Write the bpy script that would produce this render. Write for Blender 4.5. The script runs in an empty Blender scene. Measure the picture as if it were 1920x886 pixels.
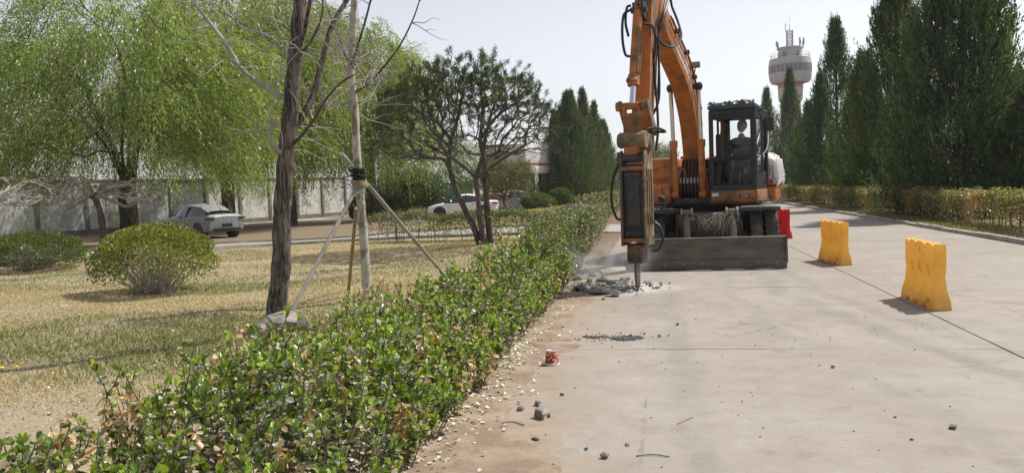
import bpy, bmesh, math, random
import numpy as np
from mathutils import Vector, Matrix, Euler

scene = bpy.context.scene
col = scene.collection
rng = np.random.default_rng(7)
random.seed(7)
R_ = math.radians
# ------------------------------------------------------------ camera
F = 1500.0; CAMH = 1.5                      # focal length in photo pixels (1920 wide), eye height
cam_d = bpy.data.cameras.new('camera'); cam = bpy.data.objects.new('camera', cam_d); col.objects.link(cam)
cam_d.sensor_width = 36; cam_d.lens = F * 36 / 1920; cam_d.clip_start = 0.05; cam_d.clip_end = 6000
CR = Matrix.Rotation(R_(10.28), 4, 'Z') @ Matrix.Rotation(R_(90 - 3.5), 4, 'X') @ Matrix.Rotation(R_(-2.12), 4, 'Z')
cam.matrix_world = Matrix.Translation((0, 0, CAMH)) @ CR
scene.camera = cam
# ------------------------------------------------------------ sky and sun
SUN_EL, SUN_AZ = 56.0, 54.0                 # azimuth from +Y towards +X
world = bpy.data.worlds.new('World'); scene.world = world; world.use_nodes = True
wn = world.node_tree; wn.nodes.clear()
sky = wn.nodes.new('ShaderNodeTexSky'); sky.sky_type = 'NISHITA'; sky.sun_disc = False
sky.sun_elevation = R_(SUN_EL); sky.sun_rotation = R_(SUN_AZ); sky.altitude = 50
sky.air_density = 1.0; sky.dust_density = 1.0; sky.ozone_density = 1.0
hs = wn.nodes.new('ShaderNodeHueSaturation'); hs.inputs['Saturation'].default_value = 0.26; hs.inputs['Hue'].default_value = 0.53
bg = wn.nodes.new('ShaderNodeBackground'); bg.inputs['Strength'].default_value = 0.135
wo = wn.nodes.new('ShaderNodeOutputWorld')
wn.links.new(sky.outputs[0], hs.inputs['Color']); wn.links.new(hs.outputs[0], bg.inputs[0]); wn.links.new(bg.outputs[0], wo.inputs[0])
sl = bpy.data.lights.new('sun', 'SUN'); sun = bpy.data.objects.new('sun', sl); col.objects.link(sun)
sl.energy = 4.7; sl.angle = R_(0.6); sl.color = (1.0, 0.95, 0.87)
SD = Vector((math.sin(R_(SUN_AZ)) * math.cos(R_(SUN_EL)), math.cos(R_(SUN_AZ)) * math.cos(R_(SUN_EL)), math.sin(R_(SUN_EL))))
sun.rotation_euler = SD.to_track_quat('Z', 'Y').to_euler(); sun.location = (20, 10, 40)
scene.view_settings.view_transform = 'Standard'; scene.view_settings.look = 'None'
scene.view_settings.exposure = 0.2; scene.view_settings.gamma = 1.0
scene.cycles.max_bounces = 8; scene.cycles.transparent_max_bounces = 12

# ------------------------------------------------------------ helpers
def at(px, py, Y):
    """world point on the sight line of a photo pixel, at road distance Y"""
    r = CR.to_3x3() @ Vector(((px - 960) / F, -(py - 443) / F, -1.0))
    return Vector((0, 0, CAMH)) + r * (Y / r.y)
def sm(a, b, x):
    t = np.clip((np.asarray(x, float) - a) / (b - a), 0, 1); return t * t * (3 - 2 * t)
def hz(x, y):
    """terrain height beside the road"""
    x = np.asarray(x, float); y = np.asarray(y, float)
    drop = -0.35 * sm(20, 34, y) * sm(-6, -14, x)
    off = sm(-1.0, -1.6, x)
    bump = 0.035 * np.sin(x * 1.3 + y * .4) * np.sin(y * 1.1 - x * .5) + 0.02 * np.sin(x * 3.1 + 1) * np.sin(y * 2.7)
    mound = 0.02 * np.exp(-(((x + 4.15) / .9) ** 2 + ((y - 8.3) / .9) ** 2)) + 0.12 * np.exp(-(((x + 4.3) / 1.6) ** 2 + ((y - 19.6) / 1.4) ** 2))
    left = drop + off * (bump * (1 - .8 * sm(14, 26, y)) + mound + .012) - .012
    right = np.where(x > 7.2, 0.06 + .03 * np.sin(x * 1.7 + y * .9), -0.05)
    return np.where(x > -0.9, right, left)

class MB:
    def __init__(s, M=None): s.v = []; s.f = []; s.M = M
    def add(s, vs, fs):
        b = len(s.v)
        if s.M is not None: vs = [s.M @ Vector(v) for v in vs]
        s.v += [tuple(v) for v in vs]; s.f += [tuple(b + i for i in f) for f in fs]; return s
    def box(s, c, d, rot=None, ch=0.0, taper=(1, 1)):
        x, y, z = d[0] / 2, d[1] / 2, d[2] / 2
        if ch <= 0:
            vs = [Vector((sx * x * (taper[0] if sz > 0 else 1), sy * y * (taper[1] if sz > 0 else 1), sz * z)) for sz in (-1, 1) for sx, sy in ((-1, -1), (1, -1), (1, 1), (-1, 1))]
            fs = [(3, 2, 1, 0), (4, 5, 6, 7), (0, 1, 5, 4), (1, 2, 6, 5), (2, 3, 7, 6), (3, 0, 4, 7)]
        else:
            bm = bmesh.new(); bmesh.ops.create_cube(bm, size=1)
            for v in bm.verts: v.co = Vector((v.co.x * 2 * x * (taper[0] if v.co.z > 0 else 1), v.co.y * 2 * y * (taper[1] if v.co.z > 0 else 1), v.co.z * 2 * z))
            bmesh.ops.bevel(bm, geom=bm.edges[:], offset=ch, segments=2, profile=.5, affect='EDGES')
            bm.verts.index_update()
            vs = [v.co.copy() for v in bm.verts]; fs = [[v.index for v in f.verts] for f in bm.faces]; bm.free()
        if rot is not None:
            Rm = Euler(rot).to_matrix(); vs = [Rm @ v for v in vs]
        c = Vector(c); return s.add([v + c for v in vs], fs)
    def quad(s, c, d):
        """a single sheet; the zero entry of d is its normal"""
        c = Vector(c); h = [v / 2 for v in d]
        if d[1] == 0: q = [(-h[0], 0, -h[2]), (h[0], 0, -h[2]), (h[0], 0, h[2]), (-h[0], 0, h[2])]
        else: q = [(0, -h[1], -h[2]), (0, h[1], -h[2]), (0, h[1], h[2]), (0, -h[1], h[2])]
        return s.add([c + Vector(v) for v in q], [(0, 1, 2, 3)])
    def prism(s, poly, a, b, axis='x', ch=0.0):
        """polygon in the plane across `axis`, pulled from a to b"""
        def m(u, v, w): return {'x': (w, u, v), 'y': (u, w, v), 'z': (u, v, w)}[axis]
        n = len(poly)
        vs = [m(u, v, a) for u, v in poly] + [m(u, v, b) for u, v in poly]
        fs = [tuple(range(n))[::-1], tuple(range(n, 2 * n))] + [(i, (i + 1) % n, n + (i + 1) % n, n + i) for i in range(n)]
        bm = bmesh.new(); bv = [bm.verts.new(v) for v in vs]
        for f in fs: bm.faces.new([bv[i] for i in f])
        bmesh.ops.recalc_face_normals(bm, faces=bm.faces)
        if ch > 0:
            bmesh.ops.bevel(bm, geom=bm.edges[:], offset=ch, segments=2, profile=.5, affect='EDGES', clamp_overlap=True)
        bm.verts.index_update()
        vs = [v.co.copy() for v in bm.verts]; fs = [[v.index for v in f.verts] for f in bm.faces]; bm.free()
        return s.add(vs, fs)
    def tube(s, path, rad, n=8, caps=True):
        P = [Vector(p) for p in path]
        if not hasattr(rad, '__len__'): rad = [rad] * len(P)
        vs = []; fs = []; ref = None
        for i, p in enumerate(P):
            t = (P[min(i + 1, len(P) - 1)] - P[max(i - 1, 0)])
            t = t.normalized() if t.length > 1e-9 else Vector((0, 0, 1))
            if ref is None: ref = t.orthogonal().normalized()
            ref = (ref - t * ref.dot(t)); ref = ref.normalized() if ref.length > 1e-6 else t.orthogonal().normalized()
            q = t.cross(ref)
            for k in range(n):
                a = 2 * math.pi * k / n; vs.append(p + (ref * math.cos(a) + q * math.sin(a)) * rad[i])
        for i in range(len(P) - 1):
            for k in range(n): fs.append((i * n + k, i * n + (k + 1) % n, (i + 1) * n + (k + 1) % n, (i + 1) * n + k))
        if caps: fs.append(tuple(range(n))[::-1]); fs.append(tuple(range((len(P) - 1) * n, len(P) * n)))
        return s.add(vs, fs)
    def cyl(s, a, b, r, r2=None, n=16): return s.tube([a, b], [r, r if r2 is None else r2], n)
    def lathe(s, prof, n=24, axis='z', c=(0, 0, 0), closed=False):
        vs = []; fs = []; c = Vector(c); m = len(prof)
        for k in range(n):
            a = 2 * math.pi * k / n; ca, sa = math.cos(a), math.sin(a)
            for r, h in prof:
                vs.append(c + Vector({'z': (r * ca, r * sa, h), 'x': (h, r * ca, r * sa), 'y': (r * sa, h, r * ca)}[axis]))
        for k in range(n):
            for i in range(m if closed else m - 1):
                j = (i + 1) % m; fs.append((k * m + i, ((k + 1) % n) * m + i, ((k + 1) % n) * m + j, k * m + j))
        return s.add(vs, fs)
    def chunk(s, c, r, seed=0, n=15):
        g = random.Random(seed); bm = bmesh.new()
        for _ in range(n):
            d = Vector((g.gauss(0, 1), g.gauss(0, 1), g.gauss(0, 1))).normalized() * g.uniform(.75, 1.1); bm.verts.new((d.x * r[0], d.y * r[1], d.z * r[2]))
        h = bmesh.ops.convex_hull(bm, input=bm.verts[:]); bmesh.ops.delete(bm, geom=[v for v in bm.verts if not v.link_faces], context='VERTS')
        bmesh.ops.bevel(bm, geom=bm.edges[:], offset=min(r) * .09, segments=1, profile=.5, affect='EDGES', clamp_overlap=True)
        bmesh.ops.triangulate(bm, faces=bm.faces[:]); bmesh.ops.subdivide_edges(bm, edges=bm.edges[:], cuts=1)
        for v in bm.verts: v.co += Vector((g.gauss(0, 1), g.gauss(0, 1), g.gauss(0, 1))) * min(r) * .025
        bm.verts.index_update(); vs = [v.co + Vector(c) for v in bm.verts]; fs = [[v.index for v in f.verts] for f in bm.faces]; bm.free(); return s.add(vs, fs)
    def blob(s, c, r, sub=2, amp=.25, seed=0, flat=0.0):
        bm = bmesh.new(); bmesh.ops.create_icosphere(bm, subdivisions=sub, radius=1)
        g = random.Random(seed); ph = [(Vector((g.uniform(-1, 1), g.uniform(-1, 1), g.uniform(-1, 1))) * g.uniform(1.5, 4), g.uniform(0, 6)) for _ in range(6)]
        pl = [Vector((g.uniform(-1, 1), g.uniform(-1, 1), g.uniform(-1, 1))).normalized() for _ in range(7)]
        vs = []
        for v in bm.verts:
            p = v.co.copy()
            for q in pl:
                d = p.dot(q) - .72
                if d > 0: p -= q * d
            k = 1 + amp * sum(math.sin(p.dot(a) + b) for a, b in ph) / 6
            p = Vector((p.x * r[0], p.y * r[1], p.z * r[2])) * k
            vs.append(p + Vector(c))
        bm.verts.index_update(); fs = [[v.index for v in f.verts] for f in bm.faces]; bm.free()
        return s.add(vs, fs)
    def build(s, name, mat, parent=None, smooth=40, kind=None, label=None, origin=None, recalc=False):
        me = bpy.data.meshes.new(name)
        vs = s.v
        if origin is not None: o = Vector(origin); vs = [tuple(Vector(v) - o) for v in vs]
        me.from_pydata(vs, [], s.f)
        if recalc:
            bm = bmesh.new(); bm.from_mesh(me); bmesh.ops.recalc_face_normals(bm, faces=bm.faces); bm.to_mesh(me); bm.free()
        if smooth:
            me.polygons.foreach_set('use_smooth', [True] * len(me.polygons)); me.set_sharp_from_angle(angle=R_(smooth))
        me.update(); return link(name, me, mat, parent, kind, label, origin)
def link(name, me, mat, parent=None, kind=None, label=None, origin=None):
    o = bpy.data.objects.new(name, me); col.objects.link(o)
    if mat is not None and not me.materials: me.materials.append(mat)
    if parent is not None: o.parent = parent
    if origin is not None: o.location = origin
    if kind: o['kind'] = kind
    if label: o['label'] = label
    return o
def tag(o, label, cat, group=None, kind=None):
    o['label'] = label; o['category'] = cat
    if group: o['group'] = group
    if kind: o['kind'] = kind
    return o
def thing(name, label, cat, loc=(0, 0, 0), rz=0, group=None):
    o = bpy.data.objects.new(name, None); col.objects.link(o); o.location = loc; o.rotation_euler = (0, 0, rz); o.empty_display_size = .2
    return tag(o, label, cat, group)
def split_loose(o):
    """give every separate piece of a part its own object"""
    me = o.data; par = list(range(len(me.vertices)))
    def find(a):
        while par[a] != a: par[a] = par[par[a]]; a = par[a]
        return a
    for e in me.edges:
        a, b = find(e.vertices[0]), find(e.vertices[1])
        if a != b: par[a] = b
    comp = {}
    for p in me.polygons: comp.setdefault(find(p.vertices[0]), []).append(p)
    if len(comp) < 2: return
    for ps in comp.values():
        idx = {}; fs = []
        for p in ps: fs.append([idx.setdefault(v, len(idx)) for v in p.vertices])
        n_ = bpy.data.meshes.new(o.name.split('.')[0]); n_.from_pydata([me.vertices[v].co for v in idx], [], fs)
        for m_ in me.materials: n_.materials.append(m_)
        n_.polygons.foreach_set('use_smooth', [p.use_smooth for p in ps]); n_.set_sharp_from_angle(angle=R_(40))
        q = bpy.data.objects.new(o.name.split('.')[0], n_); col.objects.link(q); q.parent = o.parent; q.matrix_basis = o.matrix_basis.copy()
    bpy.data.objects.remove(o)
def copy_tree(o, parent=None):
    c = o.copy(); col.objects.link(c); c.parent = parent
    for ch in [x for x in bpy.data.objects if x.parent == o]: copy_tree(ch, c)
    return c

# ---- materials
class NT:
    def __init__(s, name):
        s.m = bpy.data.materials.new(name); s.m.use_nodes = True; s.t = s.m.node_tree; s.t.nodes.clear()
        s.out = s.t.nodes.new('ShaderNodeOutputMaterial')
    def n(s, typ, **kw):
        nd = s.t.nodes.new(typ)
        for k, v in kw.items():
            if k in nd.inputs.keys() and not hasattr(nd, k): nd.inputs[k].default_value = v
            else: setattr(nd, k, v)
        return nd
    def l(s, a, b): s.t.links.new(a, b)
    def val(s, x): return x
    def math(s, op, a, b=None, clamp=False):
        nd = s.t.nodes.new('ShaderNodeMath'); nd.operation = op; nd.use_clamp = clamp
        for i, q in enumerate((a, b)):
            if q is None: continue
            if hasattr(q, 'links'): s.l(q, nd.inputs[i])
            else: nd.inputs[i].default_value = q
        return nd.outputs[0]
    def mix(s, fac, a, b, mode='MIX'):
        nd = s.t.nodes.new('ShaderNodeMix'); nd.data_type = 'RGBA'; nd.blend_type = mode
        for i, q in ((0, fac), (6, a), (7, b)):
            if hasattr(q, 'links'): s.l(q, nd.inputs[i])
            elif i == 0: nd.inputs[0].default_value = q
            else: nd.inputs[i].default_value = (*q, 1) if len(q) == 3 else q
        return nd.outputs[2]
    def ramp(s, x, p0, p1, v0=0., v1=1.):
        nd = s.t.nodes.new('ShaderNodeMapRange'); nd.interpolation_type = 'SMOOTHSTEP'
        s.l(x, nd.inputs[0]); nd.inputs[1].default_value = p0; nd.inputs[2].default_value = p1; nd.inputs[3].default_value = v0; nd.inputs[4].default_value = v1
        return nd.outputs[0]
    def coord(s, kind='Object', scale=(1, 1, 1), loc=(0, 0, 0), rot=(0, 0, 0)):
        if kind == 'Position': o = s.t.nodes.new('ShaderNodeNewGeometry').outputs['Position']
        else: o = s.t.nodes.new('ShaderNodeTexCoord').outputs[kind]
        mp = s.t.nodes.new('ShaderNodeMapping'); mp.inputs['Scale'].default_value = scale; mp.inputs['Location'].default_value = loc; mp.inputs['Rotation'].default_value = rot
        s.l(o, mp.inputs[0]); return mp.outputs[0]
    def noise(s, vec, scale, detail=5, rough=.6, dist=0.):
        nd = s.t.nodes.new('ShaderNodeTexNoise'); nd.inputs['Scale'].default_value = scale; nd.inputs['Detail'].default_value = detail
        nd.inputs['Roughness'].default_value = rough; nd.inputs['Distortion'].default_value = dist; s.l(vec, nd.inputs['Vector']); return nd.outputs['Fac']
    def voro(s, vec, scale, feat='F1', out='Distance'):
        nd = s.t.nodes.new('ShaderNodeTexVoronoi'); nd.feature = feat; nd.inputs['Scale'].default_value = scale; s.l(vec, nd.inputs['Vector']); return nd.outputs[out]
    def bump(s, h, strength=.4, dist=.01):
        nd = s.t.nodes.new('ShaderNodeBump'); nd.inputs['Strength'].default_value = strength; nd.inputs['Distance'].default_value = dist; s.l(h, nd.inputs['Height']); return nd.outputs[0]
    def bsdf(s, color, rough=.6, metal=0., normal=None, spec=.5, **kw):
        b = s.t.nodes.new('ShaderNodeBsdfPrincipled')
        for nm, q in (('Base Color', color), ('Roughness', rough), ('Metallic', metal), ('Specular IOR Level', spec)):
            if hasattr(q, 'links'): s.l(q, b.inputs[nm])
            elif nm == 'Base Color': b.inputs[nm].default_value = (*q, 1)
            else: b.inputs[nm].default_value = q
        for k, v in kw.items(): b.inputs[k.replace('_', ' ')].default_value = v
        if normal is not None: s.l(normal, b.inputs['Normal'])
        s.l(b.outputs[0], s.out.inputs['Surface']); return b
def pmat(name, c1, c2=None, scale=3., rough=.6, metal=0., bump=.15, bscale=40., dirt=None, dcol=(.16, .12, .08), dscale=2.5, coord='Object', spec=.5, stretch=(1, 1, 1)):
    n = NT(name); v = n.coord(coord, stretch)
    c = n.mix(n.ramp(n.noise(v, scale, 5), .35, .65), c1, c2 if c2 else tuple(min(1, x * 1.18) for x in c1))
    rg = rough
    if dirt:
        d = n.ramp(n.noise(v, dscale, 9, .7), .62 - dirt, .80 - dirt * .6); c = n.mix(d, c, dcol); rg = n.math('ADD', n.math('MULTIPLY', d, .85 - rough), rough)
    b = n.bump(n.noise(v, bscale, 4), bump, .01) if bump else None
    n.bsdf(c, rg, metal, b, spec); return n.m
def leafmat(name, trans=.45, rough=.45, gloss=.06, attr='col', fres=.5):
    n = NT(name); a = n.n('ShaderNodeAttribute', attribute_name=attr)
    d = n.n('ShaderNodeBsdfDiffuse'); t = n.n('ShaderNodeBsdfTranslucent'); g = n.n('ShaderNodeBsdfGlossy'); g.inputs['Roughness'].default_value = rough
    n.l(a.outputs['Color'], d.inputs[0])
    tc = n.mix(1.0, a.outputs['Color'], (1.25, 1.2, .55), 'MULTIPLY'); n.l(tc, t.inputs[0])
    m1 = n.n('ShaderNodeMixShader'); m1.inputs[0].default_value = trans; n.l(d.outputs[0], m1.inputs[1]); n.l(t.outputs[0], m1.inputs[2])
    m2 = n.n('ShaderNodeMixShader'); fr = n.n('ShaderNodeFresnel'); fr.inputs[0].default_value = 1.45
    n.l(n.math('ADD', n.math('MULTIPLY', fr.outputs[0], fres), gloss), m2.inputs[0]); n.l(m1.outputs[0], m2.inputs[1]); n.l(g.outputs[0], m2.inputs[2])
    n.l(m2.outputs[0], n.out.inputs['Surface']); return n.m

M = {}
# paint, metal, rubber
M['orange'] = pmat('orange_paint', (.43, .130, .020), (.50, .165, .03), 2.2, .45, bump=.08, dirt=.19, dcol=(.13, .075, .035), dscale=3.)
M['orange_worn'] = pmat('worn_orange_paint', (.42, .15, .03), (.30, .11, .03), 4, .6, bump=.2, dirt=.24, dcol=(.10, .07, .045), dscale=5.)
M['tan_worn'] = pmat('worn_tan_paint', (.33, .24, .125), (.20, .145, .08), 5, .6, bump=.25, dirt=.28, dcol=(.11, .08, .05), dscale=6.)
M['boom_decal'] = pmat('faded_boom_lettering', (.62, .55, .52), (.40, .26, .17), 9, .6, bump=.05, dirt=.2, dcol=(.36, .15, .05), dscale=9.)
M['black_steel'] = pmat('black_steel', (.018, .018, .019), (.035, .032, .03), 4, .5, bump=.15, dirt=.15, dcol=(.09, .075, .06), dscale=4.)
M['cab_black'] = pmat('cab_black_paint', (.009, .013, .020), (.014, .019, .027), 4, .35, bump=.03, dirt=.08, dcol=(.08, .08, .075), dscale=7.)
M['cab_teal'] = pmat('cab_teal_roof', (.022, .05, .06), (.035, .07, .08), 4, .4, bump=.03, dirt=.1, dcol=(.12, .12, .11))
M['steel_worn'] = pmat('scuffed_blade_steel', (.070, .063, .056), (.125, .10, .078), 3, .6, .2, bump=.3, dirt=.2, dcol=(.15, .125, .10), dscale=3.5, stretch=(1, 1, 2.5))
M['chrome'] = pmat('chrome_rod', (.62, .64, .68), None, 6, .18, 1., bump=0)
M['bare_steel'] = pmat('bare_steel', (.25, .24, .23), (.16, .13, .11), 9, .45, .8, bump=.2)
M['rubber'] = pmat('tyre_rubber', (.05, .05, .05), (.085, .08, .073), 6, .85, bump=.25, dirt=.2, dcol=(.17, .155, .135), dscale=7.)
M['hose'] = pmat('hose_rubber', (.012, .012, .013), (.022, .022, .022), 6, .5, bump=.1)
M['rim'] = pmat('wheel_rim', (.32, .30, .27), (.2, .18, .16), 5, .6, .2, dirt=.15)
M['dry_mud'] = pmat('dried_mud', (.20, .165, .125), (.12, .10, .075), 9, .95, bump=.8, bscale=30)
M['straw'] = pmat('dry_straw', (.42, .37, .28), (.30, .25, .17), 5, .9, bump=0)
M['leaf'] = leafmat('leaf_surface', .45, .36, .015, fres=.42)
M['leaf_far'] = leafmat('far_leaf_surface', .5, .6, .01, fres=.25)
M['leaf_dark'] = leafmat('conifer_surface', .35, .6, .0, fres=.12)
M['leaf_dry'] = leafmat('dry_leaf_surface', .3, .6, .02)
M['grass'] = leafmat('grass_surface', .4, .7, .0, fres=.08)
M['silver'] = pmat('silver_tape', (.5, .5, .5), None, 5, .5)
M['rock'] = pmat('grey_rock', (.30, .28, .25), (.19, .175, .155), 5, .9, bump=.7, bscale=18, dirt=.1, dcol=(.12, .1, .075))
M['rubble'] = pmat('broken_concrete', (.34, .33, .31), (.22, .21, .2), 6, .95, bump=.9, bscale=25, dirt=.18, dcol=(.10, .095, .085), dscale=4)
M['dark_stone'] = pmat('dark_stone', (.11, .105, .10), (.2, .19, .175), 6, .9, bump=.8, bscale=30)
M['asphalt_crumb'] = pmat('asphalt_crumb', (.06, .065, .065), (.12, .125, .125), 9, .9, bump=.6)
def bark(name, c1, c2, vs=14, st=(1, 1, .16), bump=.9, patches=None):
    n = NT(name); v = n.coord('Object', st); w = n.noise(v, vs, 6, .65, 1.2)
    c = n.mix(n.ramp(w, .38, .62), c1, c2)
    if patches:
        p = n.ramp(n.noise(n.coord('Object', (1, 1, .5)), 6, 4, .55, .8), .52, .60); c = n.mix(p, c, patches)
    n.bsdf(c, .95, 0, n.bump(w, bump, .03), .2); return n.m
M['bark_dark'] = bark('rough_dark_bark', (.042, .036, .031), (.21, .18, .15), 26, (1, 1, .14), 1.0)
M['bark_pale'] = bark('pale_flaking_bark', (.48, .46, .41), (.36, .34, .29), 9, (1, 1, .5), .3, (.20, .18, .13))
M['bark_pine'] = bark('pine_bark', (.06, .049, .04), (.17, .14, .115), 18, (1, 1, .35))
M['bark_willow'] = bark('willow_bark', (.03, .026, .02), (.11, .095, .07), 10)
M['twig_grey'] = pmat('grey_twig', (.26, .235, .205), (.38, .36, .33), 6, .8, bump=.2)
M['twig_dark'] = pmat('dark_twig', (.060, .053, .046), (.115, .102, .09), 6, .85, bump=.2)
M['stem'] = pmat('hedge_stem', (.075, .06, .045), (.15, .125, .095), 6, .85, bump=.2)
M['bamboo'] = pmat('weathered_pole', (.33, .30, .27), (.22, .20, .18), 5, .7, bump=.25, stretch=(1, 1, .2))
M['bamboo_tan'] = pmat('tan_pole', (.30, .21, .11), (.22, .155, .08), 5, .7, bump=.25)
M['black_cloth'] = pmat('black_wrapping', (.012, .012, .013), (.025, .025, .025), 6, .8, bump=.4)

def glassmat(name, tint=(.75, .82, .82), refl=.10, rough=.02):
    n = NT(name); t = n.n('ShaderNodeBsdfTransparent'); t.inputs[0].default_value = (*tint, 1)
    g = n.n('ShaderNodeBsdfGlossy'); g.inputs['Roughness'].default_value = rough; g.inputs[0].default_value = (.9, .9, .9, 1)
    fr = n.n('ShaderNodeFresnel'); fr.inputs[0].default_value = 1.5
    m = n.n('ShaderNodeMixShader'); n.l(n.math('ADD', fr.outputs[0], refl - .04), m.inputs[0]); n.l(t.outputs[0], m.inputs[1]); n.l(g.outputs[0], m.inputs[2])
    n.l(m.outputs[0], n.out.inputs['Surface']); return n.m
M['glass'] = glassmat('cab_glass', (.93, .96, .96), .035)
M['glass_dark'] = glassmat('tinted_glass', (.10, .12, .12), .12)

# ---- foliage and branches
def norm(a): return a / np.maximum(np.linalg.norm(a, axis=-1, keepdims=True), 1e-9)
def leaf_mesh(name, P, D, L, W, C, fold=False, N=None):
    """many leaves in one mesh: base P, direction D, length L, width W, colour C"""
    n = len(P); D = norm(D)
    if N is None: N = rng.normal(size=(n, 3)); N[:, 2] = np.abs(N[:, 2]) + .3
    S = norm(np.cross(D, N)); U = np.cross(S, D)
    L = np.broadcast_to(np.asarray(L, float), (n,))[:, None]; W = np.broadcast_to(np.asarray(W, float), (n,))[:, None]
    if fold:     # two quads folded at the midrib
        V = np.stack([P, P + D * L * .32 + S * W * .40 + U * W * .14, P + D * L * .76 + S * W * .46 + U * W * .16, P + D * L - U * L * .08, P + D * L * .76 - S * W * .46 + U * W * .16, P + D * L * .32 - S * W * .40 + U * W * .14], 1)
        faces = np.array([[0, 1, 2, 3], [0, 3, 4, 5]]); k = 6; fn = 2
    else:
        V = np.stack([P, P + D * L * .45 + S * W * .5, P + D * L, P + D * L * .45 - S * W * .5], 1)
        faces = np.array([[0, 1, 2, 3]]); k = 4; fn = 1
    return raw_mesh(name, V.reshape(-1, 3), (faces[None] + (np.arange(n) * k)[:, None, None]).reshape(-1, 4), np.repeat(C, fn, 0))
def raw_mesh(name, V, Fc, C=None):
    me = bpy.data.meshes.new(name); q = Fc.shape[1]
    me.vertices.add(len(V)); me.vertices.foreach_set('co', np.ascontiguousarray(V, np.float32).ravel())
    me.loops.add(Fc.size); me.loops.foreach_set('vertex_index', np.ascontiguousarray(Fc, np.int32).ravel())
    me.polygons.add(len(Fc)); me.polygons.foreach_set('loop_start', (np.arange(len(Fc)) * q).astype(np.int32)); me.polygons.foreach_set('loop_total', np.full(len(Fc), q, np.int32))
    if C is not None:
        a = me.attributes.new('col', 'FLOAT_COLOR', 'FACE'); C4 = np.ones((len(Fc), 4), np.float32); C4[:, :3] = np.clip(C, 0, 1); a.data.foreach_set('color', C4.ravel())
    me.update(calc_edges=True); me.validate(); return me
def colmix(n, cols, w, jit=.18):
    cols = np.array(cols, float); i = rng.choice(len(cols), n, p=np.array(w) / sum(w)); c = cols[i]
    return c * (1 + rng.normal(0, jit, (n, 1))) * (1 + rng.normal(0, jit * .3, (n, 3)))
def grow(chains, pts, alpha=.35, jitter=.0, tip=.006, pw=2.4, rmin=None):
    """chains: polylines [(nodes, parent_index_of_first or -1)]; pts joined greedily to the nearest branch"""
    nodes = []; par = []; dist = []
    for ch, p0 in chains:
        pr = p0
        for q in ch:
            q = np.array(q, float); nodes.append(q); par.append(pr); dist.append(0 if pr < 0 else dist[pr] + np.linalg.norm(q - nodes[pr])); pr = len(nodes) - 1
    nf = len(nodes); N = np.zeros((nf + 2 * len(pts) + 2, 3)); N[:nf] = nodes; Dd = np.full(len(N), 1e9); Dd[:nf] = dist
    par = list(par); cnt = nf
    top = N[:nf]
    d0 = np.min(np.linalg.norm(pts[:, None] - top[None], axis=2), 1); order = np.argsort(d0)
    for i in order:
        p = pts[i]; dd = np.linalg.norm(N[:cnt] - p, axis=1); c = dd + alpha * Dd[:cnt]; c[0] += 1e3
        k = int(np.argmin(c))
        if jitter and dd[k] > .15:
            mid = (N[k] + p) / 2 + rng.normal(0, jitter * dd[k], 3); N[cnt] = mid; Dd[cnt] = Dd[k] + np.linalg.norm(mid - N[k]); par.append(k); k = cnt; cnt += 1
        N[cnt] = p; Dd[cnt] = Dd[k] + np.linalg.norm(p - N[k]); par.append(k); cnt += 1
    N = N[:cnt]; par = np.array(par); r = np.zeros(cnt); ch = [[] for _ in range(cnt)]
    for i in range(cnt):
        if par[i] >= 0: ch[par[i]].append(i)
    for i in np.argsort(-Dd[:cnt]):
        r[i] = tip if not ch[i] else max(tip, sum(r[j] ** pw for j in ch[i]) ** (1 / pw))
    if rmin is not None:
        for i, v in rmin.items(): r[i] = max(r[i], v)
    return N, par, r, ch
def branch_mesh(mb, N, par, r, ch, start=None, thin=0., sides=(7, 4)):
    """tubes along the thickest child from every fork"""
    starts = [0] if start is None else [start]
    todo = [(s, None) for s in starts]
    while todo:
        i, p = todo.pop(); path = []; rad = []
        if p is not None: path.append(N[p]); rad.append(min(r[p], r[i] * 1.25))
        while True:
            path.append(N[i]); rad.append(r[i])
            if not ch[i]: break
            c = sorted(ch[i], key=lambda j: -r[j])
            for j in c[1:]:
                if r[j] >= thin: todo.append((j, i))
            if r[c[0]] < thin: break
            i = c[0]
        if len(path) > 1: mb.tube(path, rad, sides[0] if max(rad) > .03 else sides[1], caps=False)
def curve(pts, k=6):
    """smooth (Catmull-Rom) polyline through points"""
    P = [Vector(p) for p in pts]; P = [P[0] * 2 - P[1]] + P + [P[-1] * 2 - P[-2]]; out = []
    for i in range(1, len(P) - 2):
        for j in range(k):
            t = j / k; a, b, c, d = P[i - 1], P[i], P[i + 1], P[i + 2]
            out.append(.5 * ((2 * b) + (c - a) * t + (2 * a - 5 * b + 4 * c - d) * t * t + (3 * b - a - 3 * c + d) * t ** 3))
    return out + [P[-2]]
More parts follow.
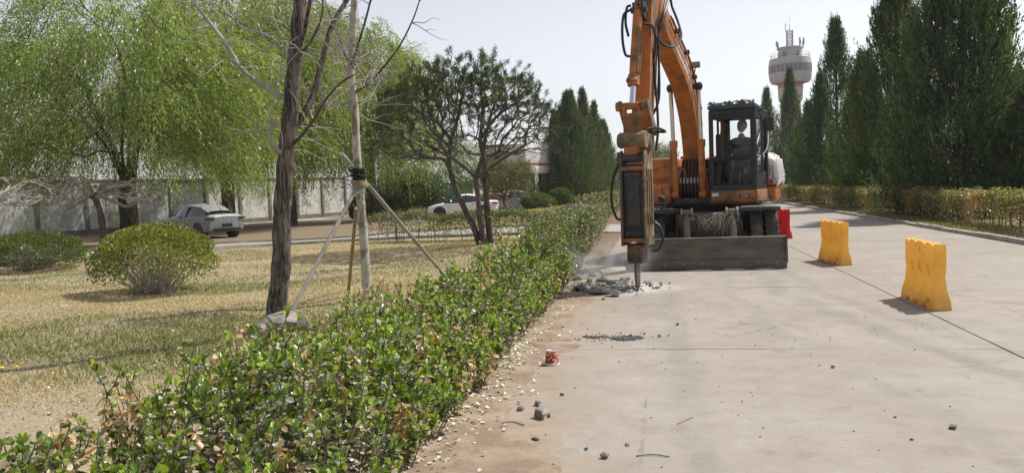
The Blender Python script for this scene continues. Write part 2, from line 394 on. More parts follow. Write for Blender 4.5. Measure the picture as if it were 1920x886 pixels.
# ============================================================ SETTING
# ---- ground sheet, one mesh to the horizon
def ground_material():
    n = NT('lawn_and_soil'); p = n.coord('Position')
    sx = n.n('ShaderNodeSeparateXYZ'); n.l(n.t.nodes.new('ShaderNodeNewGeometry').outputs['Position'], sx.inputs[0])
    X, Y = sx.outputs[0], sx.outputs[1]
    big = n.noise(p, .45, 5, .6, .3); mid = n.noise(p, 2.6, 6, .65); fine = n.noise(p, 38, 5, .7); fin2 = n.noise(p, 140, 3, .7)
    straw = n.mix(n.ramp(fine, .3, .7), (.30, .24, .155), (.50, .43, .31))
    green = n.mix(n.ramp(fine, .3, .7), (.055, .07, .02), (.16, .17, .06))
    soil = n.mix(n.ramp(mid, .3, .7), (.15, .10, .065), (.25, .18, .125))
    # greener band across the lawn near the camera, dry beyond
    yb = n.math('ADD', Y, n.math('MULTIPLY', big, 3.0))
    band = n.math('MULTIPLY', n.ramp(yb, 6.9, 8.2), n.ramp(yb, 12.0, 10.0))
    gm = n.math('ADD', n.math('MULTIPLY', band, .55), n.ramp(big, .52, .70, 0, .6), True)
    c = n.mix(n.math('MULTIPLY', gm, n.ramp(mid, .35, .6)), straw, green)
    # bare soil: near the camera and along the hedge and the road edge
    sY = n.ramp(n.math('ADD', Y, n.math('MULTIPLY', mid, 1.6)), 5.3, 4.4)
    sX = n.ramp(n.math('ADD', X, n.math('MULTIPLY', mid, 1.3)), -2.6, -1.5)
    c = n.mix(n.math('MAXIMUM', sY, sX), c, soil)
    # trodden earth by the parked cars
    park = n.math('MULTIPLY', n.math('MULTIPLY', n.ramp(Y, 25, 29), n.ramp(Y, 52, 46)), n.ramp(X, -11, -14))
    c = n.mix(n.math('MULTIPLY', park, .85), c, (.20, .15, .105))
    c = n.mix(n.ramp(fin2, .3, .75, 0, .5), c, (.13, .10, .07))
    n.bsdf(c, .95, 0, n.bump(n.math('ADD', fine, mid), .8, .03), .15); return n.m
def axis(a, b, step, far):
    core = np.arange(a, b + 1e-6, step); out = [a]; s = step
    lo = []; x = a
    while x > -far: s *= 1.35; x -= s; lo.append(x)
    hi = []; x = b; s = step
    while x < far: s *= 1.35; x += s; hi.append(x)
    return np.array(lo[::-1] + list(core) + hi)
xs = axis(-18, 9, .22, 2600); ys = axis(0, 30, .25, 2600)
gx, gy = np.meshgrid(xs, ys); gz = hz(gx, gy)
gz = np.where((gx > -.95) & (gx < 7.2), -.06, gz)
V = np.stack([gx, gy, gz], -1).reshape(-1, 3); nx = len(xs); i, j = np.meshgrid(np.arange(nx - 1), np.arange(len(ys) - 1)); a = (j * nx + i).ravel()
gme = raw_mesh('ground', V, np.stack([a, a + 1, a + 1 + nx, a + nx], 1)); gme.polygons.foreach_set('use_smooth', [True] * len(gme.polygons))
link('ground', gme, ground_material(), kind='structure')

# ---- concrete road: joint bed with slabs on it
def concrete_material():
    n = NT('road_concrete'); p = n.coord('Position'); geo = n.t.nodes.new('ShaderNodeNewGeometry').outputs['Position']
    sx = n.n('ShaderNodeSeparateXYZ'); n.l(geo, sx.inputs[0]); X, Y = sx.outputs[0], sx.outputs[1]
    big = n.noise(p, .55, 5, .6, .4); mid = n.noise(p, 3.2, 7, .7, .3); fine = n.noise(p, 55, 5, .75); broom = n.noise(n.coord('Position', (3, 60, 1)), 1.0, 4, .7)
    c = n.mix(n.ramp(big, .3, .7), (.275, .243, .209), (.335, .303, .268))
    oi = n.n('ShaderNodeObjectInfo'); c = n.mix(n.math('MULTIPLY', oi.outputs['Random'], .35), c, (.30, .272, .242))
    c = n.mix(n.ramp(mid, .48, .74, 0, .65), c, (.205, .178, .152))
    c = n.mix(n.ramp(mid, .46, .26, 0, .4), c, (.42, .39, .355))
    c = n.mix(n.ramp(broom, .45, .75, 0, .35), c, (.21, .185, .16))
    c = n.mix(n.ramp(fine, .50, .78, 0, .65), c, (.15, .13, .115))
    spk = n.voro(p, 9.0); c = n.mix(n.math('MULTIPLY', n.ramp(spk, .055, .03), n.ramp(n.noise(p, 1.7, 3), .5, .6)), c, (.12, .105, .09))
    # tyre tracks bending across the lane from the lower right
    def track(c, x0, k, w, strength, y0=11.5):
        xc = n.math('ADD', n.math('MULTIPLY', n.math('POWER', n.math('MAXIMUM', n.math('SUBTRACT', y0, Y), 0.), 1.7), k), x0)
        xc = n.math('ADD', xc, n.math('MULTIPLY', n.math('SUBTRACT', n.noise(n.coord('Position', (1, 1, 1), (x0, 0, 0)), .45, 3), .5), .9))
        d = n.math('ABSOLUTE', n.math('SUBTRACT', X, xc)); m = n.ramp(d, w, w * .35)
        rib = n.ramp(n.noise(n.coord('Position', (8, 34, 1)), 1., 3, .6), .35, .65, .35, 1.)
        m = n.math('MULTIPLY', n.math('MULTIPLY', m, rib), n.ramp(n.noise(p, 1.1, 4), .30, .6, 0., strength))
        return n.mix(m, c, (.155, .145, .135))
    c = track(c, 1.62, .052, .20, .55); c = track(c, .10, .004, .17, .38); c = track(c, 2.05, .075, .17, .4); c = track(c, .95, .03, .12, .3)
    # hairline cracks and dark drips
    ck = n.voro(n.coord('Position', (1, .8, 1)), .55, 'DISTANCE_TO_EDGE'); ckd = n.math('ADD', ck, n.math('MULTIPLY', n.math('SUBTRACT', n.noise(p, 6, 5, .7), .5), .05))
    c = n.mix(n.math('MULTIPLY', n.ramp(n.math('ABSOLUTE', ckd), .006, .0015), n.ramp(n.noise(p, .35, 3), .50, .60, 0., .55)), c, (.11, .095, .085))
    c = n.mix(n.math('MULTIPLY', n.ramp(n.voro(p, 1.3), .12, .04), n.ramp(n.noise(p, 2.3, 4), .48, .62, 0., .5)), c, (.16, .145, .13))
    # reddish soil trodden over the left edge
    e = n.math('ADD', X, n.math('MULTIPLY', n.math('SUBTRACT', n.noise(p, 1.5, 6, .65), .5), 1.9))
    e = n.math('ADD', e, n.ramp(Y, 3.2, 5.4, -.45, .10))
    c = n.mix(n.ramp(e, -.25, -.95, 0., .85), c, n.mix(n.ramp(mid, .3, .7), (.225, .165, .115), (.34, .275, .21)))
    c = n.mix(n.ramp(n.noise(p, .8, 4), .57, .75, 0, .22), c, (.36, .27, .20))
    # three ring stains left by buckets
    for (rx, ry, rr) in ((-.47, 5.02, .085), (-.50, 4.72, .085), (-.53, 4.42, .085)):
        v = n.n('ShaderNodeVectorMath'); v.operation = 'DISTANCE'; n.l(geo, v.inputs[0]); v.inputs[1].default_value = (rx, ry, 0.0)
        ds = n.math('ADD', v.outputs['Value'], n.math('MULTIPLY', n.math('SUBTRACT', n.noise(p, 14, 3), .5), .02))
        ring = n.ramp(n.math('ABSOLUTE', n.math('SUBTRACT', ds, rr)), .016, .003, 0., .13); c = n.mix(ring, c, (.44, .40, .34))
        c = n.mix(n.ramp(ds, rr, rr * .7, 0., .22), c, (.26, .23, .2))
    # pale dust round the breaker point
    v = n.n('ShaderNodeVectorMath'); v.operation = 'DISTANCE'; n.l(geo, v.inputs[0]); v.inputs[1].default_value = (-.45, 11.55, 0.0)
    c = n.mix(n.ramp(n.math('ADD', v.outputs['Value'], n.math('MULTIPLY', mid, .5)), 1.25, .45, 0., .75), c, (.50, .485, .46))
    rg = n.math('ADD', n.math('MULTIPLY', mid, .15), .78)
    n.bsdf(c, rg, 0, n.bump(n.math('ADD', n.math('MULTIPLY', fine, .7), mid), .35, .012), .25); return n.m
CONC = concrete_material()
M['tar'] = pmat('joint_tar', (.025, .024, .023), (.05, .045, .04), 12, .9, bump=.6, coord='Position')
M['kerb'] = pmat('kerb_concrete', (.36, .335, .30), (.26, .235, .21), 3, .9, bump=.5, coord='Position', dirt=.12, dcol=(.16, .13, .1))
mb = MB(); mb.box((3.05, 300, -.045), (8.12, 640, .07)); road = mb.build('road', M['tar'], kind='structure', smooth=0)
LJ = [-9.3, -5.16, -1.02, 3.11, 7.25, 11.39, 15.53, 19.67, 23.8, 27.9, 32.1, 36.2, 40.4, 52, 70, 110, 600]
RJ = [-9.8, -6.2, -2.4, 1.7, 6.2, 10.78, 15.0, 19.2, 23.4, 27.6, 31.8, 36, 40.2, 52, 70, 110, 600]
def slab(x0, x1, y0, y1, k, g=.006, gx=.009):
    r = random.Random(k); m = MB(); nx_, ny_ = 6, max(3, min(10, int((y1 - y0) / .5)))
    vs = []; x0 += gx; x1 -= gx; y0 += g; y1 -= g
    nxs = [x0 + (x1 - x0) * i / nx_ for i in range(nx_ + 1)]; nys = [y0 + (y1 - y0) * i / ny_ for i in range(ny_ + 1)]
    chip = lambda: r.uniform(-.004, .004)
    for yy in nys:
        for xx in nxs:
            ex = (xx in (x0, x1)) and chip() or 0; ey = (yy in (y0, y1)) and chip() or 0
            vs.append((xx + ex, yy + ey, r.uniform(-.0012, .0012)))
    fs = [(j * (nx_ + 1) + i, j * (nx_ + 1) + i + 1, (j + 1) * (nx_ + 1) + i + 1, (j + 1) * (nx_ + 1) + i) for j in range(ny_) for i in range(nx_)]
    b = len(vs); rim = [i for i in range(nx_ + 1)] + [(j + 1) * (nx_ + 1) - 1 for j in range(1, ny_ + 1)] + [ny_ * (nx_ + 1) + i for i in range(nx_ - 1, -1, -1)] + [j * (nx_ + 1) for j in range(ny_ - 1, 0, -1)]
    vs += [(vs[i][0], vs[i][1], -.03) for i in rim]; q = len(rim)
    fs += [(rim[i], b + i, b + (i + 1) % q, rim[(i + 1) % q]) for i in range(q)]
    m.add(vs, fs); return m.build('slab', CONC, road, smooth=0)
for k in range(len(LJ) - 1): slab(-1.01, 2.84, LJ[k], LJ[k + 1], k)
for k in range(len(RJ) - 1): slab(2.84, 7.10, RJ[k], RJ[k + 1], 50 + k)
# right kerb, stone by stone
kb = MB(); kb.box((7.19, 200, -.05), (.13, 420, .06)); kerb = kb.build('kerb', M['kerb'], kind='structure', smooth=0)
y = 12.0; r = random.Random(3); stone = None
while y < 58:
    L = .98
    if stone is None:
        m = MB(); m.box((0, 0, 0), (.15, L, .22), ch=.018); stone = m.build('kerbstone', M['kerb'], kerb); o = stone
    else: o = stone.copy(); col.objects.link(o)
    o.location = (7.19 + r.uniform(-.012, .012), y + L / 2, -.02 + r.uniform(-.02, .012)); o.rotation_euler = (r.uniform(-.012, .012), r.uniform(-.04, .04), r.uniform(-.015, .015)); y += L + .014
m = MB(); m.box((7.19, 140, -.02), (.15, 160, .2)); m.build('kerbstone', M['kerb'], kerb, smooth=0)
# left edging, mostly under soil
m = MB()
for k in (): m.box((-1.07 + r.uniform(-.012, .012), 3.4 + k * .82, -.030 + r.uniform(-.012, .004)), (.09, .80, .08), (0, r.uniform(-.06, .06), r.uniform(-.02, .02)))

# soil lapping over the road edge, with a ragged outline
SOIL = pmat('edge_soil', (.20, .145, .10), (.30, .235, .175), 3.5, .95, bump=.9, bscale=22, coord='Position', dirt=.1, dcol=(.13, .09, .06), dscale=6)
ysl = np.arange(2.2, 15.2, .06); vs = []; fs = []
for k, yy in enumerate(ysl):
    w = .10 + .10 * math.sin(yy * 1.9) + .07 * math.sin(yy * 4.3 + 1) + .05 * math.sin(yy * 9.7) + .03 * math.sin(yy * 23) + .40 * float(sm(4.9, 3.6, yy)) - .10 * float(sm(4.8, 5.2, yy) * sm(6.4, 5.8, yy)) * 1.6
    xe = -1.03 + max(.03, w)
    for j, (u, z) in enumerate(((0, .004), (.35, .012), (.7, .010), (.93, .005), (1, .0018))):
        xx = -1.55 + (xe + 1.55) * u; vs.append((xx, yy, (float(hz(xx, yy)) + .004 if j == 0 else z + .004 * math.sin(yy * 17 + j * 2) * (j < 4))))
fs = [(k * 5 + j, k * 5 + j + 1, (k + 1) * 5 + j + 1, (k + 1) * 5 + j) for k in range(len(ysl) - 1) for j in range(4)]
m = MB(); m.add(vs, fs); m.build('soil_edge', SOIL, kind='structure', recalc=False)

# ---- side lane behind the lawn, joining the road
lane_c = curve([(-34, 8.5, 0), (-24, 13.5, 0), (-17, 19.5, 0), (-13, 24.8, 0), (-8, 26.8, 0), (-3, 27.0, 0), (-1.05, 27.0, 0)], 8)
vs = []; fs = []
for k, c in enumerate(lane_c):
    t = (lane_c[min(k + 1, len(lane_c) - 1)] - lane_c[max(k - 1, 0)]).normalized(); nr = Vector((-t.y, t.x, 0))
    for s_ in range(7):
        q = c + nr * (-2.3 + 4.6 * s_ / 6); vs.append((q.x, q.y, float(hz(q.x, q.y)) + .03))
fs = [(k * 7 + s_, k * 7 + s_ + 1, (k + 1) * 7 + s_ + 1, (k + 1) * 7 + s_) for k in range(len(lane_c) - 1) for s_ in range(6)]
M['lane'] = pmat('lane_concrete', (.27, .25, .225), (.35, .325, .29), 1.2, .9, bump=.3, coord='Position', dirt=.14, dcol=(.19, .15, .11), dscale=1.2)
m = MB(); m.add(vs, fs); m.build('side_lane', M['lane'], kind='structure', recalc=True)
m = MB()
for sgn in (1, -1):
    pth = []
    for k, c in enumerate(lane_c[:-8]):
        t = (lane_c[min(k + 1, len(lane_c) - 1)] - lane_c[max(k - 1, 0)]).normalized(); nr = Vector((-t.y, t.x, 0)); q = c + nr * 2.38 * sgn
        pth.append((q.x, q.y, float(hz(q.x, q.y)) + .04))
    m.tube(pth, .075, 4)
m.build('lane_kerb', M['kerb'], kind='structure', smooth=0)

# ---- perimeter wall on the left: panels between posts
M['wall'] = pmat('grey_white_render', (.60, .60, .59), (.50, .50, .49), 1.2, .9, bump=.2, coord='Position', dirt=.17, dcol=(.25, .235, .215), dscale=.9)
M['wall_base'] = pmat('wall_plinth', (.12, .115, .11), (.17, .165, .155), 2, .9, bump=.3, coord='Position')
M['post'] = pmat('wall_post', (.16, .155, .15), (.22, .21, .2), 2, .9, bump=.3, coord='Position')
M['gate'] = pmat('grey_metal_gate', (.16, .17, .17), (.12, .13, .13), 2, .5, bump=.1, coord='Position', dirt=.1)
A = Vector((-40.5, 16.0, -.35)); B = Vector((-26.0, 64.5, -.35)); ux = (B - A).normalized(); LW = (B - A).length; ang = math.atan2(ux.y, ux.x)
wall = thing('perimeter_wall', 'long grey-white rendered panel wall with dark posts behind the willows', 'wall', A, ang)
def box_part(name, c, d, mat, parent, ch=0., rot=None, label=None):
    m = MB(); m.box(c, d, rot, ch); return m.build(name, mat, parent, label=label)
NP = 17; step = LW / NP
for k in range(NP):
    gate = k in (11,)
    x = (k + .5) * step
    box_part('gate_leaf' if gate else 'wall_panel', (x, 0, 1.72), (step - .26, .14 if not gate else .08, 2.85), M['gate' if gate else 'wall'], wall)
    if not gate: box_part('plinth', (x, 0, .16), (step - .26, .24, .32), M['wall_base'], wall)
    box_part('coping', (x, 0, 3.19), (step - .24, .26, .09), M['post'], wall)
for k in range(NP + 1): box_part('post', (k * step, 0, 1.62), (.26, .3, 3.3), M['post'], wall, .01)

# ---- blue sheet fence far behind
M['blue'] = pmat('blue_sheet', (.03, .16, .34), (.05, .22, .42), 1.5, .5, bump=.1)
bf = thing('sheet_fence', 'blue sheet metal fence showing between trees behind the white car', 'fence', (-21.3, 66, -.35), R_(14))
for k in range(3): box_part('sheet', (1 + k * 2.0, 0, 1.55), (1.94, .05, 1.9), M['blue'], bf); box_part('post', (k * 2.0, .06, 1.3), (.09, .09, 2.6), M['post'], bf)
box_part('base_wall', (3, 0, .28), (6.2, .22, .56), M['wall'], bf)

# ---- white kiosk with red band
M['white'] = pmat('white_paint', (.68, .68, .67), (.58, .58, .57), 2, .6, bump=.1)
M['red_band'] = pmat('red_band_paint', (.33, .06, .03), (.40, .09, .04), 3, .6, bump=.1)
M['dark_frame'] = pmat('dark_frame', (.03, .03, .03), (.05, .045, .04), 3, .6, bump=.1)
M['redbrown'] = pmat('redbrown_paint', (.22, .075, .04), (.29, .12, .07), 3, .7, bump=.2)
k0 = thing('gatehouse', 'white flat-topped gatehouse with red band on dark posts beside the junipers', 'building', (-11.2, 60, -.25), R_(-18))
box_part('upper_wall', (0, 2, 4.1), (3.6, 4.2, 1.8), M['white'], k0, .03)
box_part('lower_band', (.75, 1.9, 3.05), (2.2, 4.0, .55), M['white'], k0, .02)
for z_, xx, ww in ((3.46, 0.0, 3.64), (4.95, -.9, 1.9)): box_part('red_stripe', (xx, 2, z_), (ww, 4.26, .2), M['red_band'], k0)
for xx in (-1.6, -.6, .4, 1.0, 1.7):
    for yy in (.1, 3.9): box_part('post', (xx, yy, 1.5), (.16, .16, 3.0), M['dark_frame'], k0)
box_part('inner_wall', (-.7, 2.4, 1.45), (2.4, 2.4, 2.75), M['dark_frame'], k0)
box_part('window', (.9, .55, 1.6), (.5, .05, 1.9), M['glass_dark'], k0)
box_part('step', (0, 1.9, .06), (4.4, 4.4, .12), M['kerb'], k0)
pf = thing('platform', 'low reddish-brown platform with pale top edge in front of the gatehouse', 'platform', (-11.3, 56, -.28), R_(-12))
box_part('deck', (0, 0, 1.35), (2.6, 1.6, .1), M['straw'], pf); box_part('skirt', (0, -.02, 1.13), (2.5, 1.5, .32), M['redbrown'], pf)
for sx_ in (-1.1, 1.1):
    for sy_ in (-.6, .6): box_part('leg', (sx_, sy_, .5), (.12, .12, 1.0), M['redbrown'], pf)
box_part('shelf', (0, 0, .45), (2.2, 1.2, .08), M['dark_frame'], pf)

# ---- observation tower
M['tower'] = pmat('tower_concrete', (.42, .42, .42), (.36, .36, .36), .5, .9, bump=.1, coord='Position', dirt=.06, dcol=(.27, .27, .27), dscale=.5)
M['grey_metal'] = pmat('grey_metal', (.30, .31, .32), None, 3, .5, .3, bump=0)
tw = thing('observation_tower', 'round grey concrete observation tower with antenna mast above the junipers', 'tower', (25.6, 160, 0))
m = MB(); m.lathe([(1.95, 0), (1.85, 15.5), (2.2, 16.2), (2.25, 18.1), (2.35, 18.3)], 40); m.build('shaft', M['tower'], tw)
m = MB(); m.lathe([(2.2, 18.2), (2.3, 18.9), (2.9, 19.15)], 40); m.build('red_collar', pmat('faded_red', (.34, .15, .13), (.40, .22, .2), 1, .8, bump=0), tw)
m = MB(); m.lathe([(2.0, 19.1), (3.4, 19.25), (3.75, 19.8), (3.88, 21.0), (3.78, 21.02), (3.78, 22.5), (3.9, 22.52), (3.72, 23.7), (3.55, 23.75), (2.6, 23.75)], 60); pod = m.build('observation_deck', M['tower'], tw)
for k in range(30):
    a = 2 * math.pi * k / 30; ca, sa = math.cos(a), math.sin(a)
    mm = MB(); mm.box((0, 0, 0), (.07, .56, 1.25)); o = mm.build('window', M['glass_dark'], tw, smooth=0); o.location = (3.80 * ca, 3.80 * sa, 21.77); o.rotation_euler = (0, 0, a)
    if k % 2 == 0:
        mm = MB(); mm.box((0, 0, 0), (.16, .14, 1.46)); o = mm.build('mullion', M['tower'], tw, smooth=0); b_ = a + math.pi / 30; o.location = (3.83 * math.cos(b_), 3.83 * math.sin(b_), 21.77); o.rotation_euler = (0, 0, b_)
m = MB(); m.lathe([(2.15, 23.7), (2.1, 25.5), (2.3, 25.55), (2.3, 25.85), (0.01, 25.95)], 32); m.build('penthouse', M['tower'], tw)
for a in (-2.2, -1.0, -1.55 - 1.6):
    mm = MB(); mm.box((0, 0, 0), (.12, .62, 1.0)); o = mm.build('door', M['glass_dark'], tw, smooth=0); o.location = (2.1 * math.cos(a), 2.1 * math.sin(a), 24.5); o.rotation_euler = (0, 0, a)
m = MB()
for z_ in (24.2, 24.6): m.lathe([(3.55, z_), (3.59, z_), (3.59, z_ + .05), (3.55, z_ + .05)], 40, closed=True)
for k in range(24):
    a = 2 * math.pi * k / 24; m.cyl((3.57 * math.cos(a), 3.57 * math.sin(a), 23.7), (3.57 * math.cos(a), 3.57 * math.sin(a), 24.62), .025, n=4)
m.build('railing', M['grey_metal'], tw)
m = MB(); Hm = [(0, 25.9), (1, 29.0)]
cs = [(.5, .5), (-.5, .5), (-.5, -.5), (.5, -.5)]
for k in range(4):
    a, b = cs[k], cs[(k + 1) % 4]; m.cyl((*a, 25.9), (a[0], a[1], 29.0), .07, n=5)
    for s_ in range(5):
        z0 = 25.9 + s_ * .62; m.cyl((*a, z0), (*b, z0 + .62), .045, n=4); m.cyl((*b, z0), (*a, z0 + .62), .045, n=4); m.cyl((*a, z0 + .62), (*b, z0 + .62), .045, n=4)
m.cyl((0, 0, 29.0), (0, 0, 30.2), .06, n=6); m.cyl((0, 0, 30.2), (0, 0, 32.0), .02, n=4); m.cyl((-.7, 0, 28.9), (-.7, 0, 30.4), .07, n=5); m.cyl((-.7, 0, 29), (-.4, 0, 29), .04, n=4)
m.build('mast', M['grey_metal'], tw)
for k, (a, rr, h) in enumerate(((3.1, 2.3, 1.3), (3.5, 2.35, 1.0), (2.6, 2.2, .9), (-.5, 1.9, 1.1), (-.15, 2.4, 1.6), (.25, 2.5, 1.2), (-1.9, 2.3, .8), (-.9, 2.3, 1.5))):
    mm = MB(); c = (rr * math.cos(a), rr * math.sin(a)); mm.cyl((*c, 25.5), (*c, 25.9 + h), .05, n=5); mm.box((c[0] + .1 * math.cos(a), c[1] + .1 * math.sin(a), 25.9 + h * .6), (.22, .28, h * .75)); mm.build('antenna_panel', M['grey_metal'], tw, smooth=0)

# ---- grey shed at the right edge
M['shed'] = pmat('grey_cladding', (.33, .34, .35), (.28, .29, .30), .6, .6, bump=.1, coord='Position')
M['shed_roof'] = pmat('grey_roof', (.17, .18, .19), None, .6, .6, bump=.1, coord='Position')
sh = thing('industrial_building', 'grey clad industrial building with dark roof edge behind the biggest juniper', 'building', (36.2, 90, 0), R_(-8))
m = MB(); m.prism([(0, 0), (0, 10.2), (24, 13.5), (24, 0)], 0, 30, 'y'); m.build('wall', M['shed'], sh, smooth=0)
m = MB(); m.prism([(-.25, 10.2), (-.25, 11.3), (24.2, 14.6), (24.2, 13.5)], -.25, 30.2, 'y'); m.build('roof', M['shed_roof'], sh, smooth=0)
for k in range(5): box_part('window', (2.6 + k * 4.2, -.02, 6.2), (2.2, .08, 1.5), M['glass_dark'], sh)
# ============================================================ EXCAVATOR
EXO = Vector((.88, 16.2, 0)); UROT = R_(-13.6)
ex = thing('excavator', 'orange wheeled excavator with black cab and hydraulic breaker, blade down on the road', 'excavator', EXO)
U = Matrix.Rotation(UROT, 4, 'Z')
def P(name, mat, fn, parent=None, up=True, smooth=40, label=None):
    m = MB(U if up else None); fn(m); return m.build(name, M[mat] if isinstance(mat, str) else mat, parent or ex, smooth, label=label)
# ---- undercarriage
P('chassis', 'black_steel', lambda m: (m.box((0, 0, .68), (.95, 4.1, .50), ch=.03), m.box((0, -1.35, .50), (1.5, .34, .26), ch=.03), m.box((0, 1.25, .50), (1.5, .34, .26), ch=.03), m.box((0, -1.75, .80), (1.05, .5, .28), ch=.03)), up=False)
P('slew_ring', 'black_steel', lambda m: m.lathe([(.0, .9), (.66, .9), (.68, .95), (.66, 1.04), (0, 1.04)], 40), up=False)
for sx in (-1, 1):
    dk = P('deck_box', 'black_steel', lambda m: (m.prism([(-1.93, .945), (-1.35, .945), (-1.35, 1.008), (-1.93, 1.008)], sx * .47, sx * 1.215, 'x', ch=.006)), up=False)
    P('side_locker', 'black_steel', lambda m: m.box((sx * .80, .05, .80), (.70, 1.45, .38), ch=.02), up=False); P('deck_bracket', 'black_steel', lambda m: m.box((sx * .52, -1.7, .66), (.05, .4, .5)), dk, up=False)
    P('tread_plate', 'rim', lambda m: [m.box((sx * (.62 + .1 * k), -1.66 + .02 * (k % 2), 1.016), (.085, .40, .012)) for k in range(5)], dk, up=False, smooth=0)
    P('hub_reducer', 'black_steel', lambda m: (m.cyl((sx * .52, -1.36, .5), (sx * .70, -1.36, .5), .20, n=20), [m.cyl((sx * .50, -1.36 + .17 * math.cos(a), .5 + .17 * math.sin(a)), (sx * .53, -1.36 + .17 * math.cos(a), .5 + .17 * math.sin(a)), .025, n=6) for a in np.linspace(0, 5.6, 9)], m.cyl((sx * .60, -1.5, .34), (sx * .60, -1.5, .95), .035, n=8)), up=False)
# wheels
tyre_me = rim_me = lug_me = None
prof = [(.255, -.10), (.33, -.112), (.42, -.11), (.462, -.092), (.47, -.05), (.472, 0), (.47, .05), (.462, .092), (.42, .11), (.33, .112), (.255, .10)]
def tread(m, lug):
    if lug:
        for k in range(26):
            for s in (-1, 1):
                a = 2 * math.pi * (k + (.5 if s > 0 else 0)) / 26
                m.box((s * .058, -.470 * math.sin(a), .470 * math.cos(a)), (.095, .058, .034), (a, 0, s * .0), taper=(.9, .75))
    else:
        for k in range(54):
            a = 2 * math.pi * k / 54
            for j, xo in enumerate((-.082, -.028, .028, .082)): m.box((xo + (.010 if k % 2 else -.010), -.472 * math.sin(a), .472 * math.cos(a)), (.040, .047, .026), (a, 0, 0))
def make_tyre(lug):
    m = MB(); m.lathe(prof, 48, 'x'); tread(m, lug); return m
def make_rim(m): m.lathe([(.0, -.02), (.13, -.02), (.16, .02), (.22, .0), (.24, .09), (.258, .10), (.258, -.10), (.24, -.09), (.0, -.09)], 32, 'x'); [m.cyl((-.03, .10 * math.cos(a), .10 * math.sin(a)), (.0, .10 * math.cos(a), .10 * math.sin(a)), .014, n=6) for a in np.linspace(0, 5.65, 10)]
cache = {}
for yy in (-1.35, 1.25):
    for sx in (-1, 1):
        for xi, xo in enumerate((.835, 1.095)):
            lug = not (sx == 1 and xi == 1)
            w = bpy.data.objects.new('wheel', None); col.objects.link(w); w.parent = ex; w.location = (sx * xo, yy, .482); w.rotation_euler = (random.random() * 6, 0, 0); w.empty_display_size = .1
            if lug not in cache:
                cache[lug] = make_tyre(lug).build('tyre', M['rubber'], w)
                if 'rim' not in cache: mm = MB(); make_rim(mm); cache['rim'] = mm.build('rim', M['rim'], w)
                else: o = cache['rim'].copy(); col.objects.link(o); o.parent = w
            else:
                o = cache[lug].copy(); col.objects.link(o); o.parent = w
                o = cache['rim'].copy(); col.objects.link(o); o.parent = w
# dozer blade
def blade(m):
    pr = [(-2.50, .18), (-2.445, .30), (-2.425, .42), (-2.45, .535), (-2.40, .545), (-2.37, .42), (-2.385, .28), (-2.42, .16)]
    m.prism(pr, -1.205, 1.205, 'x', ch=.004)
bl = P('dozer_blade', 'steel_worn', blade, up=False)
P('cutting_edge', 'steel_worn', lambda m: m.prism([(-2.535, .012), (-2.512, .178), (-2.478, .178), (-2.50, .012)], -1.215, 1.215, 'x', ch=.003), bl, up=False)
P('end_plate', 'steel_worn', lambda m: [m.prism([(-2.50, .10), (-2.46, .545), (-2.30, .54), (-2.32, .10)], s * 1.206, s * 1.236, 'x') for s in (-1, 1)], bl, up=False)
P('edge_bolt', 'bare_steel', lambda m: [m.cyl((x, -2.515, .11), (x, -2.54, .11), .022, n=6) for x in np.linspace(-1.05, 1.05, 8)], bl, up=False)
P('blade_rib', 'black_steel', lambda m: [m.box((x, -2.33, .3), (.04, .12, .42)) for x in (-.8, -.3, .3, .8)], bl, up=False)
P('blade_arm', 'black_steel', lambda m: [m.prism([(-2.35, .16), (-2.35, .36), (-1.0, .62), (-1.0, .44)], x - .05, x + .05, 'x', ch=.006) for x in (-.26, .26)], up=False)
P('axle_guard', 'black_steel', lambda m: (m.prism([(-2.02, .42), (-1.98, .86), (-1.5, .9), (-1.5, .42)], -.46, -.03, 'x', ch=.01), m.prism([(-2.02, .42), (-1.98, .86), (-1.5, .9), (-1.5, .42)], .03, .50, 'x', ch=.01)), up=False)
P('centre_rod', 'bare_steel', lambda m: m.cyl((.0, -2.03, .40), (.0, -2.0, .80), .02, n=8), up=False)
for x in (-.36, .40):
    cy = P('blade_cylinder', 'dry_mud', lambda m: (m.cyl((x, -1.98, .92), (x, -2.16, .50), .058, n=14), m.cyl((x - .10, -1.95, .95), (x + .10, -1.95, .95), .05, n=12)), up=False)
    P('yoke', 'rim', lambda m: [m.prism([(-2.03, .78), (-2.04, .98), (-1.98, 1.03), (-1.80, 1.0), (-1.8, .78)], x + s * .09 - .014, x + s * .09 + .014, 'x', ch=.005) for s in (-1, 1)], cy, up=False)
    P('rod', 'chrome', lambda m: m.cyl((x, -2.14, .52), (x, -2.3, .26), .032, n=12), cy, up=False)
    P('hose', 'hose', lambda m: m.tube(curve([(x + .07, -2.0, .9), (x + .14, -2.12, .75), (x + .13, -2.12, .58), (x + .05, -2.06, .60)]), .014, 6), cy, up=False)
g = random.Random(5)
def straw(m):
    for k in range(90):
        s = g.choice((-1, 1)); b = Vector((s * g.uniform(.08, .36) + .02, -2.02 - g.uniform(0, .07), g.uniform(.78, .93))); d = Vector((-s * g.uniform(-.05, .22), -g.uniform(0, .06), -g.uniform(.02, .32)))
        m.tube([b, b + d * .5 + Vector((0, -.02, .03)), b + d], [.004, .005, .002], 4)
P('caught_straw', 'straw', straw, up=False, smooth=0)
P('mud_crust', 'dry_mud', lambda m: [m.blob((g.uniform(-.42, .46), -1.97 + g.uniform(-.04, .06), .88 + g.uniform(-.02, .03)), (g.uniform(.05, .12), .06, .035), 2, .5, k) for k in range(14)], up=False)
